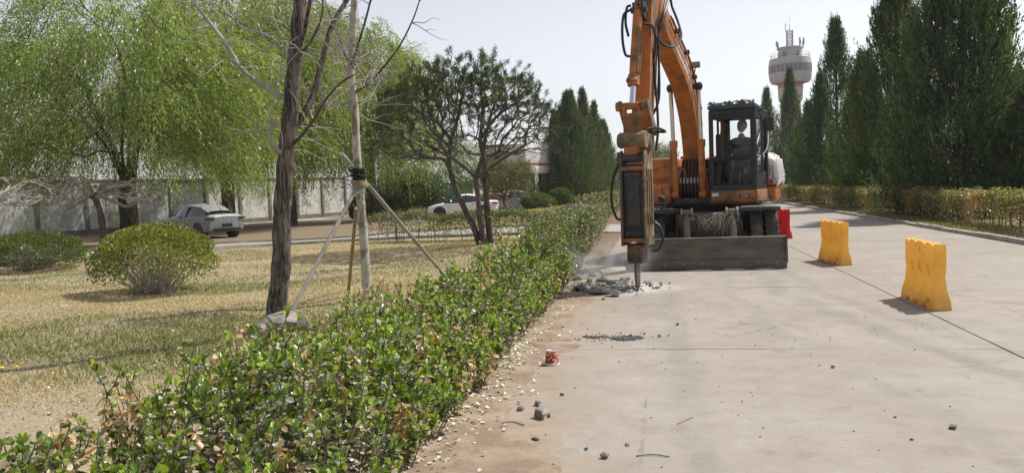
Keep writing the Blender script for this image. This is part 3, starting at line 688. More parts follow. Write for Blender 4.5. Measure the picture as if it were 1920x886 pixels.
# ---- house (upper structure)
P('house_frame', 'black_steel', lambda m: (m.box((.05, .45, 1.075), (2.4, 2.9, .07), ch=.01), m.box((.0, -.55, 1.12), (.66, .9, .12))))
hd = P('tool_box', 'orange', lambda m: m.box((-.80, .25, 1.525), (.84, 2.1, .84), ch=.05))
P('lower_box', 'orange', lambda m: m.prism([(-1.16, 1.10), (-1.16, 1.40), (-.80, 1.52), (-.80, 1.10)], -1.20, -.37, 'x', ch=.022), hd)
P('step_box', 'orange_worn', lambda m: m.box((-.79, -1.13, 1.165), (.80, .14, .17), ch=.02), hd)
P('vent', 'black_steel', lambda m: (m.box((-.98, -1.163, 1.325), (.20, .012, .10)), [m.box((-.98, -1.172, 1.29 + k * .024), (.19, .012, .009)) for k in range(4)]), hd, smooth=0)
P('lid_seam', 'black_steel', lambda m: (m.box((-.80, -.812, 1.555), (.82, .012, .012)), m.box((-.50, -1.165, 1.27), (.012, .012, .26))), hd, smooth=0)
P('round_lamp', 'black_steel', lambda m: (m.cyl((-.52, -1.20, 1.17), (-.52, -1.215, 1.17), .045, n=18)), hd)
P('exhaust', 'black_steel', lambda m: (m.cyl((-.60, .3, 1.94), (-.60, .3, 2.02), .06, n=14), m.cyl((-.60, .3, 2.02), (-.60, .3, 2.05), .085, n=14), m.cyl((-.44, .5, 1.94), (-.44, .5, 2.0), .05, n=12)))
P('handrail', 'rim', lambda m: m.tube(curve([(-.93, -.5, 1.94), (-.93, -.5, 2.36), (-.97, -.5, 2.42), (-1.2, -.5, 2.44), (-1.25, -.5, 2.40), (-1.25, -.5, 1.96)], 5), .016, 8))
en = P('engine_hood', 'orange', lambda m: (m.box((.62, 1.25, 1.64), (1.46, 1.30, .66), ch=.13)))
P('side_door', 'orange', lambda m: m.box((1.345, 1.2, 1.55), (.03, 1.0, .5), ch=.012), en)
P('hood_vent', 'black_steel', lambda m: [m.box((1.30, .60, 1.42 + .05 * k), (.06, .02, .018)) for k in range(8)], en, smooth=0)
P('counterweight', 'orange_worn', lambda m: m.prism([(-1.24, .9), (-1.24, 1.6), (-.9, 2.1), (1.0, 2.1), (1.36, 1.6), (1.36, .9)], 1.05, 1.62, 'z', ch=.08))
P('rear_skirt', 'orange', lambda m: m.box((.98, .86, 1.19), (.76, .62, .30), ch=.07))
P('boom_bracket', 'orange_worn', lambda m: [m.prism([(-.95, 1.1), (-.80, 1.62), (-.45, 1.72), (-.15, 1.4), (-.1, 1.1)], x - .03, x + .03, 'x', ch=.006) for x in (-.27, .21)])
P('cavity_wall', 'black_steel', lambda m: (m.box((-.02, -.05, 1.5), (.62, .06, .8)), m.box((.345, -.5, 1.45), (.03, 1.0, .72)), m.box((-.35, -.45, 1.45), (.03, .7, .66))))
def cavhose(m):
    for k in range(6):
        x = -.19 + k * .065; m.tube(curve([(x, -.95, 1.08), (x + .01, -1.0 - .02 * (k % 2), 1.35), (x + g.uniform(-.02, .02), -.86, 1.62), (x, -.70, 1.9)]), .019, 7)
P('hose_bundle', 'hose', cavhose)
P('hose_fitting', 'bare_steel', lambda m: [m.cyl((-.19 + k * .065, -.99, 1.45), (-.19 + k * .065, -.98, 1.56), .026, n=8) for k in range(6)])
P('hose_rail', 'orange', lambda m: [m.tube(curve([(s, -.98, 1.12), (s, -1.0, 1.5), (s * .9, -.98, 1.66), (s * .6, -.92, 1.72), (s * .5, -.9, 1.5)], 4), .014, 6) for s in (-.24, .3)])
# ---- cab
cx0, cx1, cy0, cy1, cz0, cz1 = .37, 1.20, -1.15, .55, 1.30, 2.80
cab = P('cab', 'cab_black', lambda m: (
    m.box((cx0 + .035, cy0 + .04, 2.02), (.07, .08, 1.44), ch=.012), m.box((cx1 - .045, cy0 + .04, 2.02), (.09, .08, 1.44), ch=.012),
    m.box((cx0 + .03, cy1 - .04, 2.02), (.06, .08, 1.44)), m.box((cx1 - .03, cy1 - .04, 2.02), (.06, .08, 1.44)),
    m.box(((cx0 + cx1) / 2, cy0 + .035, 1.345), (cx1 - cx0 - .012, .065, .11), ch=.008), m.box(((cx0 + cx1) / 2, cy0 + .033, 1.885), (cx1 - cx0 - .02, .055, .045), ch=.006), m.box(((cx0 + cx1) / 2, cy0 + .035, 2.70), (cx1 - cx0 - .014, .062, .09), ch=.008),
    m.box(((cx0 + cx1) / 2, cy0 + .034, 2.62), (cx1 - cx0 - .1, .04, .08)),
    m.box(((cx0 + cx1) / 2, cy1 - .03, 1.60), (cx1 - cx0 - .1, .04, .6)), m.box((cx0 + .09, cy1 - .03, 2.2), (.08, .04, 1.0)), m.box((cx1 - .06, cy1 - .03, 2.2), (.05, .04, 1.0)), m.box(((cx0 + cx1) / 2, cy1 - .03, 2.70), (cx1 - cx0 - .1, .04, .08)),
    m.box((cx0 + .018, -.3, 1.56), (.03, 1.6, .5)), m.box((cx0 + .018, -.3, 2.68), (.03, 1.6, .12)), m.box((cx0 + .02, -.25, 2.2), (.034, .07, 1.0)),
    m.box((cx1 - .02, -.3, 1.47), (.034, 1.6, .33)), m.box((cx1 - .02, -.3, 2.68), (.034, 1.6, .12)), m.box((cx1 - .018, -.10, 2.1), (.036, .07, 1.2)), m.box((cx1 - .02, -.62, 1.95), (.032, .95, .05)),
    m.box(((cx0 + cx1) / 2, -.3, 1.315), (cx1 - cx0 - .02, 1.66, .03))))
P('roof', 'cab_teal', lambda m: (m.box(((cx0 + cx1) / 2, -.32, 2.795), (cx1 - cx0 + .02, 1.76, .085), ch=.03), m.box(((cx0 + cx1) / 2, cy0 - .005, 2.775), (cx1 - cx0 - .03, .05, .05), ch=.015)), cab)
P('front_window', 'glass', lambda m: m.quad(((cx0 + cx1) / 2, cy0 + .03, 2.25), (cx1 - cx0 - .15, 0, .70)), cab, smooth=0)
P('lower_window', 'glass', lambda m: m.quad(((cx0 + cx1) / 2, cy0 + .03, 1.63), (cx1 - cx0 - .15, 0, .47)), cab, smooth=0)
P('rear_window', 'glass', lambda m: m.quad((.80, cy1 - .03, 2.24), (.66, 0, .78)), cab, smooth=0)
P('side_window', 'glass', lambda m: (m.quad((cx1 - .02, -.62, 2.30), (0, .9, .65)), m.quad((cx1 - .02, .2, 2.2), (0, .55, .8)), m.quad((cx1 - .02, -.62, 1.78), (0, .9, .3))), cab, smooth=0)
P('window_gasket', 'hose', lambda m: [m.tube([(cx0 + .075 + .05 * (1 - abs(c)), cy0 - .004, z) for c, z in ((1, z0 + .03), (1, z1 - .03))] + [(cx0 + .11, cy0 - .004, z1), (cx1 - .125, cy0 - .004, z1), (cx1 - .09, cy0 - .004, z1 - .03), (cx1 - .09, cy0 - .004, z0 + .03), (cx1 - .125, cy0 - .004, z0), (cx0 + .11, cy0 - .004, z0), (cx0 + .075, cy0 - .004, z0 + .03)], .012, 6) for z0, z1 in ((1.915, 2.60), (1.41, 1.855))], cab)
P('grab_rail', 'cab_black', lambda m: (m.tube(curve([(cx1 + .02, -1.05, 1.62), (cx1 + .07, -1.04, 1.7), (cx1 + .07, -.98, 2.55), (cx1 + .02, -.98, 2.66)]), .016, 8), m.tube(curve([(cx1 + .01, -.2, 1.4), (cx1 + .07, -.2, 1.5), (cx1 + .07, -.15, 1.98), (cx1 + .02, -.15, 2.05)]), .018, 8), m.tube(curve([(cx1 + .01, -.5, 1.9), (cx1 + .08, -.2, 2.05), (cx1 + .06, .2, 2.3), (cx1 + .01, .45, 2.6)]), .016, 8)), cab)
P('mirror', 'cab_black', lambda m: (m.box((cx1 + .20, -.95, 2.46), (.17, .05, .25), ch=.02), m.tube(curve([(cx1, -.9, 2.68), (cx1 + .1, -.93, 2.74), (cx1 + .2, -.94, 2.70), (cx1 + .2, -.94, 2.58)]), .012, 6)), cab)
P('door_handle', 'black_steel', lambda m: m.box((cx1 + .012, -.78, 1.72), (.03, .14, .03), ch=.008), cab)
P('wiper', 'hose', lambda m: (m.tube([(.55, cy0 - .012, 1.94), (.60, cy0 - .016, 2.5)], .007, 5)), cab)
P('console', 'black_steel', lambda m: (m.box((.58, -.35, 1.68), (.16, .7, .34), ch=.03), m.box((1.06, -.3, 1.68), (.14, .6, .34), ch=.03), m.cyl((.60, -.62, 1.84), (.61, -.66, 2.0), .018), m.blob((.61, -.66, 2.03), (.03, .03, .045), 2, .1, 2), m.cyl((1.03, -.60, 1.84), (1.02, -.64, 2.0), .018), m.blob((1.02, -.64, 2.03), (.03, .03, .045), 2, .1, 3), m.box((.50, -.85, 2.12), (.10, .10, .42), ch=.02), m.box((.49, -.95, 1.6), (.13, .2, .5), ch=.03)), cab)
P('seat', 'black_steel', lambda m: (m.box((.80, -.12, 1.60), (.46, .48, .12), ch=.04), m.box((.80, .16, 1.88), (.44, .12, .56), ch=.05), m.box((.80, -.08, 1.44), (.3, .3, .24))), cab)
P('pedal', 'bare_steel', lambda m: [m.box((x, -.92, 1.39), (.10, .16, .02), (.5, 0, 0)) for x in (.70, .86)] + [m.cyl((x, -.88, 1.40), (x, -.80, 1.62), .014) for x in (.70, .86)], cab)
def litter(m):
    for k in range(150):
        x = g.uniform(cx0 + .02, cx1 - .02); y = g.choice((g.uniform(-1.18, -1.05), g.uniform(-1.1, .5))); h = g.uniform(.0, .05)
        m.box((x, y, 2.845 + h), (g.uniform(.02, .07), g.uniform(.015, .05), .012), (g.uniform(-.6, .6), g.uniform(-.6, .6), g.uniform(0, 3)))
P('roof_litter', 'dry_mud', litter, cab, smooth=0)['kind'] = 'stuff'
sill = P('cab_base', 'orange_worn', lambda m: m.prism([(-1.17, 1.30), (-1.15, 1.10), (-1.09, 1.045), (.55, 1.045), (.55, 1.30)], .385, 1.215, 'x', ch=.02))
P('headlamp', 'black_steel', lambda m: (m.box((.985, -1.165, 1.20), (.19, .012, .085), ch=.004)), sill)
P('lamp_lens', 'rim', lambda m: [m.box((.985, -1.174, 1.175 + .025 * k), (.14, .008, .014)) for k in range(3)], sill, smooth=0)
P('indicator', 'orange', lambda m: m.cyl((1.14, -1.16, 1.20), (1.14, -1.172, 1.20), .032, n=16), sill)
P('sticker', 'white', lambda m: m.box((.47, -1.163, 1.23), (.12, .006, .06)), sill, smooth=0)
M['nose_brown'] = pmat('scorched_brown_steel', (.16, .085, .04), (.09, .06, .04), 6, .6, .2, bump=.3, dirt=.2, dcol=(.05, .045, .04), dscale=6)
# ---- boom
BX = -.04
def ribbon(cl):
    a = []; b = []
    for i, (y, z, t) in enumerate(cl):
        p, q = cl[max(i - 1, 0)], cl[min(i + 1, len(cl) - 1)]; d = Vector((q[0] - p[0], q[1] - p[1])).normalized(); n_ = Vector((-d.y, d.x)); a.append((y + n_.x * t / 2, z + n_.y * t / 2)); b.append((y - n_.x * t / 2, z - n_.y * t / 2))
    return a + b[::-1]
bc = [(v.x, v.y, v.z) for v in curve([(-.42, 1.30, .26), (-.52, 1.9, .35), (-.64, 2.4, .41), (-.90, 2.87, .47), (-1.42, 3.36, .52), (-2.1, 3.64, .47), (-2.85, 3.92, .42), (-3.5, 4.25, .35), (-3.95, 4.6, .28)], 5)]
boom = P('boom', 'orange', lambda m: m.prism(ribbon(bc), BX - .15, BX + .15, 'x', ch=.012))
bd = [(y, z, t * .46) for y, z, t in bc[17:29]]
P('faded_lettering', M['boom_decal'], lambda m: m.prism(ribbon(bd), BX + .1505, BX + .1535, 'x'), boom)
P('foot_pin', 'black_steel', lambda m: m.cyl((BX - .3, -.42, 1.36), (BX + .3, -.42, 1.36), .06, n=16), boom)
P('boom_pin', 'black_steel', lambda m: (m.cyl((BX - .32, -1.18, 3.2), (BX + .32, -1.18, 3.2), .045, n=16), [m.cyl((BX + s * .255 - .045, -1.18, 3.2), (BX + s * .255 + .045, -1.18, 3.2), .075, n=18) for s in (-1, 1)]), boom)
P('boom_pipe', 'orange_worn', lambda m: [m.tube([(BX + .175 + .03 * k, y - .30 * k * 0, z + .5 * t * .78 - .05 * k) for y, z, t in bc[10:34:3]], .014, 6) for k in range(2)], boom)
P('pipe_clamp', 'black_steel', lambda m: [m.box((BX + .19, bc[k][0], bc[k][1] + bc[k][2] * .38), (.08, .07, .05), (R_(-30), 0, 0)) for k in (13, 18, 23, 28)], boom)
P('work_lamp', 'rim', lambda m: (m.box((BX + .235, -1.30, 3.57), (.16, .06, .11), ch=.012), m.box((BX + .16, -1.27, 3.54), (.08, .03, .05))), boom)
P('lamp_cable', 'hose', lambda m: m.tube(curve([(BX + .22, -1.27, 3.52), (BX + .19, -1.2, 3.40), (BX + .18, -1.05, 3.2), (BX + .18, -.9, 2.9)]), .011, 6), boom)
for s in (-1, 1):
    x = BX + s * .255
    c_ = P('boom_cylinder', 'orange', lambda m: (m.cyl((x, -.98, 1.28), (x, -1.05, 2.14), .062, n=18), m.cyl((x, -1.05, 2.12), (x, -1.058, 2.25), .078, n=18), m.cyl((x - .06, -.98, 1.24), (x + .06, -.98, 1.24), .08, n=16)))
    P('rod', 'chrome', lambda m: m.cyl((x, -1.05, 2.2), (x, -1.18, 3.18), .038, n=16), c_)
    P('feed_pipe', 'orange_worn', lambda m: m.tube(curve([(x + s * .04, -1.08, 1.35), (x + s * .05, -1.09, 1.6), (x + s * .05, -1.09, 2.0), (x + s * .03, -1.07, 2.2)], 4), .014, 6), c_)
# ---- arm
ac = [(-3.72, 5.35, .22), (-3.95, 4.75, .48), (-4.18, 3.9, .40), (-4.42, 2.9, .31), (-4.60, 2.12, .25), (-4.64, 1.93, .20)]
arm = P('arm', 'orange', lambda m: m.prism(ribbon(ac), -.13 + .03, .13 + .03, 'x', ch=.01))
P('side_strip', 'tan_worn', lambda m: m.prism(ribbon([(y, z, t * .5) for y, z, t in ac[1:5]]), .1605, .1635, 'x'), arm)
P('cylinder_bracket', 'black_steel', lambda m: (m.prism([(-4.32, 4.10), (-4.62, 4.06), (-4.58, 3.86), (-4.32, 3.80)], -.06, -.03, 'x'), m.prism([(-4.32, 4.10), (-4.62, 4.06), (-4.58, 3.86), (-4.32, 3.80)], .07, .10, 'x'), m.cyl((-.1, -4.53, 3.97), (.13, -4.53, 3.97), .045)), arm)
bcy = P('bucket_cylinder', 'orange', lambda m: (m.cyl((.0, -4.53, 3.95), (-.005, -4.86, 2.92), .068, n=20), m.cyl((-.005, -4.83, 3.0), (-.006, -4.87, 2.86), .085, n=20)))
P('rod', 'chrome', lambda m: m.cyl((-.006, -4.86, 2.9), (-.008, -4.96, 2.58), .04, n=18), bcy)
P('feed_pipe', 'tan_worn', lambda m: (m.tube([(.085, -4.62, 3.7), (.08, -4.84, 3.02)], .012, 6), m.tube([(.06, -4.68, 3.7), (.065, -4.87, 3.02)], .010, 6)), bcy)
P('gland', 'orange_worn', lambda m: m.blob((-.006, -4.86, 2.93), (.10, .10, .07), 2, .25, 4), bcy)
lk = P('link', 'orange_worn', lambda m: (m.box((-.01, -4.99, 2.32), (.24, .05, .30), ch=.012), m.box((-.115, -4.97, 2.50), (.045, .12, .20), ch=.01), m.box((.095, -4.97, 2.50), (.045, .12, .20), ch=.01), m.cyl((-.18, -4.97, 2.57), (.16, -4.97, 2.57), .05, n=16)))
P('link_cap', 'orange_worn', lambda m: (m.cyl((-.23, -4.97, 2.57), (-.17, -4.97, 2.57), .065, n=16), m.cyl((.13, -4.97, 2.57), (.19, -4.97, 2.57), .07, n=16)), lk)
P('side_link', 'tan_worn', lambda m: [m.prism([(-5.03, 2.58), (-4.98, 2.65), (-4.90, 2.64), (-4.52, 2.27), (-4.53, 2.16), (-4.64, 2.17)], x, x + .04, 'x', ch=.006) for x in (.19, -.20)], lk)
# ---- breaker
br = P('breaker', 'tan_worn', lambda m: (m.cyl((-.22, -5.02, 2.10), (.20, -5.02, 2.10), .105, n=20), m.cyl((-.25, -5.02, 2.09), (-.20, -5.02, 2.09), .095, n=20), m.cyl((.18, -5.02, 2.10), (.25, -5.02, 2.10), .12, n=20), m.cyl((.18, -4.68, 2.08), (.25, -4.68, 2.08), .12, n=20), m.box((-.01, -4.86, 2.14), (.40, .34, .12), ch=.03), m.prism([(-5.12, 2.05), (-5.02, 2.20), (-4.66, 2.18), (-4.58, 2.05), (-4.68, 1.98), (-4.86, 2.04), (-5.0, 1.98)], .19, .235, 'x', ch=.008), m.prism([(-5.12, 2.05), (-5.02, 2.20), (-4.66, 2.18), (-4.58, 2.05), (-5.0, 1.98)], -.235, -.19, 'x', ch=.008)))
P('neck', 'orange_worn', lambda m: m.box((-.03, -4.92, 1.97), (.24, .28, .16), ch=.012), br)
P('top_pin', 'black_steel', lambda m: (m.cyl((-.24, -5.0, 1.85), (.2, -5.0, 1.85), .065, n=18), m.cyl((-.27, -5.0, 1.85), (-.22, -5.0, 1.85), .09, n=18), m.box((-.01, -4.86, 1.74), (.36, .3, .05), ch=.01)), br)
ear = [(-5.08, .62), (-5.09, 1.80), (-5.06, 1.93), (-4.98, 1.96), (-4.86, 1.88), (-4.74, 1.95), (-4.66, 1.92), (-4.63, 1.80), (-4.63, .62)]
P('side_plate', 'steel_worn', lambda m: m.prism(ear, -.235, -.195, 'x', ch=.008), br, label='dark scraped side plate')
P('side_plate', 'tan_worn', lambda m: m.prism(ear, .185, .225, 'x', ch=.008), br, label='tan worn side plate')
P('plate_rib', 'tan_worn', lambda m: [m.box((.238, y, 1.30), (.03, .035, .78), ch=.008) for y in (-4.99, -4.88, -4.76)], br)
P('front_body', 'black_steel', lambda m: (m.box((-.005, -4.86, 1.20), (.37, .34, 1.06), ch=.02), m.box((-.005, -5.045, 1.62), (.30, .03, .05)), m.box((-.005, -5.045, .80), (.30, .03, .06)), m.box((-.005, -5.05, 1.22), (.24, .02, .62), ch=.006)), br)
P('cross_bar', 'orange_worn', lambda m: (m.box((-.005, -5.06, 1.70), (.39, .06, .06), ch=.01), m.box((-.005, -5.06, .70), (.39, .06, .05), ch=.01)), br)
P('tie_bolt', 'bare_steel', lambda m: [m.cyl((s * .245, y, z), (s * .195, y, z), .026, n=10) for s in (-1, 1) for y in (-5.02, -4.70) for z in (1.55, 1.1, .72)], br)
P('nose', 'nose_brown', lambda m: (m.box((-.02, -4.86, .51), (.28, .30, .25), ch=.02), m.box((-.02, -4.86, .385), (.25, .27, .04), ch=.01), [m.cyl((-.02 + s * .07, -5.005, .56), (-.02 + s * .07, -5.02, .56), .02, n=10) for s in (-1, 1)]), br)
P('chisel', 'bare_steel', lambda m: m.tube([(-.03, -4.86, .40), (-.03, -4.86, .16), (-.03, -4.86, -.04)], [.055, .053, .038], 18), br)
hoses = [
    [(-.24, -4.9, 1.78), (-.33, -4.92, 1.55), (-.36, -4.92, 1.25), (-.30, -4.9, 1.02), (-.23, -4.9, .98)],
    [(.12, -4.35, 2.45), (.24, -4.4, 2.70), (.23, -4.3, 3.2), (.22, -4.25, 3.6)],
    [(.24, -4.88, .95), (.33, -4.88, .86), (.36, -4.88, .70), (.30, -4.88, .56), (.20, -4.88, .54)],
    [(.25, -4.7, 1.05), (.34, -4.72, 1.15), (.36, -4.74, 1.26), (.28, -4.74, 1.30)],
    [(.18, -4.25, 3.62), (.28, -4.1, 3.50), (.36, -3.8, 3.52), (.40, -3.5, 3.70), (.32, -3.3, 3.95), (.2, -3.2, 4.25)],
    [(.22, -4.2, 3.75), (.28, -4.1, 3.95), (.28, -3.8, 4.2), (.24, -3.5, 4.35), (.2, -3.2, 4.25)],
    [(.18, -4.15, 3.6), (.25, -4.1, 3.9), (.25, -3.85, 4.2), (.2, -3.5, 4.4)],
    [(-.1, -4.55, 3.98), (-.20, -4.58, 3.9), (-.22, -4.6, 3.6), (-.18, -4.62, 3.35), (-.10, -4.66, 3.3)],
    [(-.11, -4.5, 4.05), (-.17, -4.5, 4.02), (-.18, -4.55, 3.8), (-.13, -4.6, 3.6)],
    [(.10, -4.6, 3.75), (.20, -4.55, 3.72), (.22, -4.45, 3.6), (.2, -4.35, 3.45), (.17, -4.4, 3.2)],
    [(.17, -4.34, 3.3), (.20, -4.42, 2.9), (.24, -4.5, 2.5), (.26, -4.6, 2.2), (.24, -4.66, 1.95)],
    [(.15, -4.9, 2.24), (.28, -4.8, 2.26), (.4, -4.75, 2.2), (.2, -4.6, 2.22)],
]
for h in hoses: P('hose', 'hose', lambda m: m.tube(curve(h, 6), .019, 8), ex)
P('arm_pipe', 'tan_worn', lambda m: [m.tube([(.19 + .02 * k, -4.12 + dy, 3.9), (.19 + .02 * k, -4.40 + dy, 2.75)], .013, 6) for k, dy in ((0, 0), (1, .06))], arm)

# ---- plastic sheet thrown over the hood
n = NT('milky_plastic'); pc = n.coord('Object'); w = n.noise(pc, 9, 6, .65, 1.5)
d = n.n('ShaderNodeBsdfDiffuse'); d.inputs[0].default_value = (.72, .70, .72, 1); t = n.n('ShaderNodeBsdfTranslucent'); t.inputs[0].default_value = (.75, .72, .74, 1); tr = n.n('ShaderNodeBsdfTransparent'); gl = n.n('ShaderNodeBsdfGlossy'); gl.inputs['Roughness'].default_value = .25
nb = n.bump(w, .6, .03); n.l(nb, d.inputs['Normal']); n.l(nb, gl.inputs['Normal'])
m1 = n.n('ShaderNodeMixShader'); m1.inputs[0].default_value = .45; n.l(d.outputs[0], m1.inputs[1]); n.l(t.outputs[0], m1.inputs[2])
m2 = n.n('ShaderNodeMixShader'); n.l(n.ramp(w, .35, .75, .05, .45), m2.inputs[0]); n.l(m1.outputs[0], m2.inputs[1]); n.l(tr.outputs[0], m2.inputs[2])
m3 = n.n('ShaderNodeMixShader'); m3.inputs[0].default_value = .08; n.l(m2.outputs[0], m3.inputs[1]); n.l(gl.outputs[0], m3.inputs[2]); n.l(m3.outputs[0], n.out.inputs['Surface'])
M['plastic'] = n.m
vs = []; fs = []; NU, NV = 34, 26
for i in range(NU):
    u = i / (NU - 1)
    for j in range(NV):
        v = j / (NV - 1)
        # arch over the corner: from the inner top, over the shoulder, down the outer side
        a = v * 1.75
        x = 1.16 + .25 * math.sin(min(a, math.pi / 2)); z = 1.62 + .37 * math.cos(min(a, math.pi / 2))
        if v > .55: z = 1.62 - (v - .55) / .45 * (.20 + .05 * math.sin(u * 9)); x = 1.41 + .012 * math.sin(u * 17)
        y = .50 + u * 1.15 + .02 * math.sin(v * 7 + u * 3)
        if u < .16: k = 1 - u / .16; z -= .10 * k * k; x -= .05 * k * k
        wv = .014 * math.sin(u * 31 + v * 9) + .010 * math.sin(v * 40 + u * 13) + .008 * math.sin(u * 60 - v * 21)
        vs.append((x + wv, y + wv * .6, z + wv))
fs = [(i * NV + j, (i + 1) * NV + j, (i + 1) * NV + j + 1, i * NV + j + 1) for i in range(NU - 1) for j in range(NV - 1)]
# front flap hanging over the hood's front corner
b = len(vs); NF = 14
for i in range(NF):
    for j in range(14):
        u = i / (NF - 1); v = j / 13; x = 1.22 + .19 * u; top = 1.62 + .35 * math.sqrt(max(0, 1 - ((u - .1) / .95) ** 2)) - .08; z = top * (1 - v) + (1.42 + .06 * math.sin(u * 8)) * v
        wv = .016 * math.sin(u * 14 + v * 3) + .010 * math.sin(u * 33 - v * 5); vs.append((x, .49 + wv, z))
fs += [(b + i * 14 + j, b + (i + 1) * 14 + j, b + (i + 1) * 14 + j + 1, b + i * 14 + j + 1) for i in range(NF - 1) for j in range(13)]
m = MB(U); m.add(vs, fs); psheet = m.build('plastic_sheet', M['plastic'], None, 60, origin=None); psheet.location = EXO
sm_ = psheet.modifiers.new('thickness', 'SOLIDIFY'); sm_.thickness = .004
tag(psheet, 'crumpled milky plastic sheet draped over the excavator hood behind the cab', 'plastic sheet')

# ============================================================ OPERATOR
M['skin'] = pmat('skin', (.40, .22, .15), (.45, .26, .18), 8, .55, bump=.05)
M['hair'] = pmat('black_hair', (.012, .010, .009), None, 30, .6, bump=.4)
M['eye'] = pmat('eye_dark', (.02, .015, .012), None, 5, .3, bump=0)
n = NT('camouflage_cloth'); pc = n.coord('Object'); a = n.noise(pc, 9, 3, .5, .6); b_ = n.noise(n.coord('Object', loc=(5, 3, 1)), 11, 3, .5, .6)
c = n.mix(n.ramp(a, .50, .53), (.035, .05, .075), (.10, .125, .16)); c = n.mix(n.ramp(b_, .56, .59), c, (.02, .03, .035)); n.bsdf(c, .9, 0, n.bump(n.noise(pc, 60, 3), .3, .005), .2); M['camo_blue'] = n.m
n = NT('camouflage_trousers'); pc = n.coord('Object'); a = n.noise(pc, 9, 3, .5, .6); b_ = n.noise(n.coord('Object', loc=(5, 3, 1)), 11, 3, .5, .6)
c = n.mix(n.ramp(a, .50, .53), (.07, .08, .05), (.24, .22, .16)); c = n.mix(n.ramp(b_, .56, .59), c, (.03, .035, .025)); n.bsdf(c, .9, 0, n.bump(n.noise(pc, 60, 3), .3, .005), .2); M['camo_trousers'] = n.m
def skin_obj(name, verts, edges, radii, mat, parent=None, sub=2, rootv=0):
    me = bpy.data.meshes.new(name); me.from_pydata(verts, edges, []); o = link(name, me, mat, parent)
    sk = o.modifiers.new('skin', 'SKIN'); sk.use_smooth_shade = True
    layer = me.skin_vertices[0].data if me.skin_vertices else None
    if layer is None:
        bpy.context.view_layer.objects.active = o; layer = me.skin_vertices[0].data
    for i, r in enumerate(radii): layer[i].radius = r if hasattr(r, '__len__') else (r, r); layer[i].use_root = (i == rootv)
    sb = o.modifiers.new('smooth', 'SUBSURF'); sb.levels = sub; sb.render_levels = sub
    return o
# skeleton, facing -y, seated; origin = seat point between the hips
def sym(p, s): return (p[0] * s, p[1], p[2])
V_ = [(0, 0, .08), (0, .02, .24), (0, .03, .40), (0, .01, .53), (0, -.01, .60), (0, -.025, .67)]; E_ = [(0, 1), (1, 2), (2, 3), (3, 4), (4, 5)]
R0 = [(.15, .12), (.145, .115), (.165, .12), (.12, .085), (.055, .058), (.06, .065)]
for s in (-1, 1):
    b = len(V_); V_ += [sym(p, s) for p in ((.185, .02, .49), (.235, -.06, .30), (.245, -.16, .19), (.235, -.33, .17), (.23, -.40, .175))]; R0 += [.062, .052, .045, .036, .026]
    E_ += [(3, b), (b, b + 1), (b + 1, b + 2), (b + 2, b + 3), (b + 3, b + 4)]
    b = len(V_); V_ += [sym(p, s) for p in ((.10, -.04, .07), (.14, -.24, .10), (.16, -.44, .10), (.15, -.50, -.08), (.14, -.50, -.27), (.14, -.60, -.30))]; R0 += [.095, .085, .07, .058, .042, .04]
    E_ += [(0, b), (b, b + 1), (b + 1, b + 2), (b + 2, b + 3), (b + 3, b + 4), (b + 4, b + 5)]
PM = Matrix.Translation(EXO) @ U @ Matrix.Translation((.80, -.06, 1.66)) @ Matrix.Scale(1.07, 4)
man = skin_obj('person', V_, E_, R0, M['skin']); man.matrix_world = PM
tag(man, 'person in blue-grey camouflage shirt with short black hair sitting in the excavator cab', 'person')
# clothing: slightly larger shells
it = list(range(0, 4)); VS = [V_[i] for i in (0, 1, 2, 3)] + [(0, -.005, .575)]; ES = [(0, 1), (1, 2), (2, 3), (3, 4)]; RS = [(.165, .135), (.16, .13), (.18, .135), (.13, .098), (.07, .07)]
for s in (-1, 1):
    b = len(VS); VS += [sym(p, s) for p in ((.19, .02, .495), (.237, -.06, .30), (.245, -.15, .20), (.24, -.25, .18))]; RS += [.078, .068, .06, .054]; ES += [(3, b), (b, b + 1), (b + 1, b + 2), (b + 2, b + 3)]
skin_obj('shirt', VS, ES, RS, M['camo_blue'], man)
VT = [(0, 0, .07), (0, 0, .12)]; ET = [(0, 1)]; RT = [(.165, .135), (.16, .13)]
for s in (-1, 1):
    b = len(VT); VT += [sym(p, s) for p in ((.10, -.04, .07), (.14, -.24, .10), (.16, -.44, .10), (.15, -.50, -.08), (.14, -.50, -.22))]; RT += [.11, .10, .085, .075, .065]; ET += [(0, b), (b, b + 1), (b + 1, b + 2), (b + 2, b + 3), (b + 3, b + 4)]
skin_obj('trousers', VT, ET, RT, M['camo_trousers'], man)
# head shaped from a sphere: cheeks, jaw, brow and nose
HC = Vector((0, -.045, .79)); bm = bmesh.new(); bmesh.ops.create_uvsphere(bm, u_segments=36, v_segments=28, radius=1)
for v in bm.verts:
    p = v.co; fz = -p.y
    x = p.x * .080; y = p.y * .098; z = p.z * .122
    if p.z < 0: x *= 1 - .30 * p.z ** 2 * 1.0; y += -.018 * p.z * 0; y -= .012 * max(0, -p.z)
    if fz > .3 and p.z < .45: y += .010 * (fz - .3)
    nose = math.exp(-((p.x / .16) ** 2)) * math.exp(-(((p.z + .12) / .20) ** 2)) * max(0, fz); y -= .026 * nose
    brow = math.exp(-(((p.z - .22) / .10) ** 2)) * max(0, fz); y -= .006 * brow
    eye = (math.exp(-(((abs(p.x) - .40) / .16) ** 2)) * math.exp(-(((p.z - .08) / .10) ** 2))) * max(0, fz); y += .010 * eye
    lip = math.exp(-((p.x / .28) ** 2)) * math.exp(-(((p.z + .52) / .06) ** 2)) * max(0, fz); y -= .006 * lip
    chin = math.exp(-((p.x / .3) ** 2)) * math.exp(-(((p.z + .88) / .16) ** 2)) * max(0, fz); y -= .010 * chin
    v.co = HC + Vector((x, y, z))
me = bpy.data.meshes.new('head'); bm.to_mesh(me); bm.free(); me.polygons.foreach_set('use_smooth', [True] * len(me.polygons)); link('head', me, M['skin'], man)
m = MB()
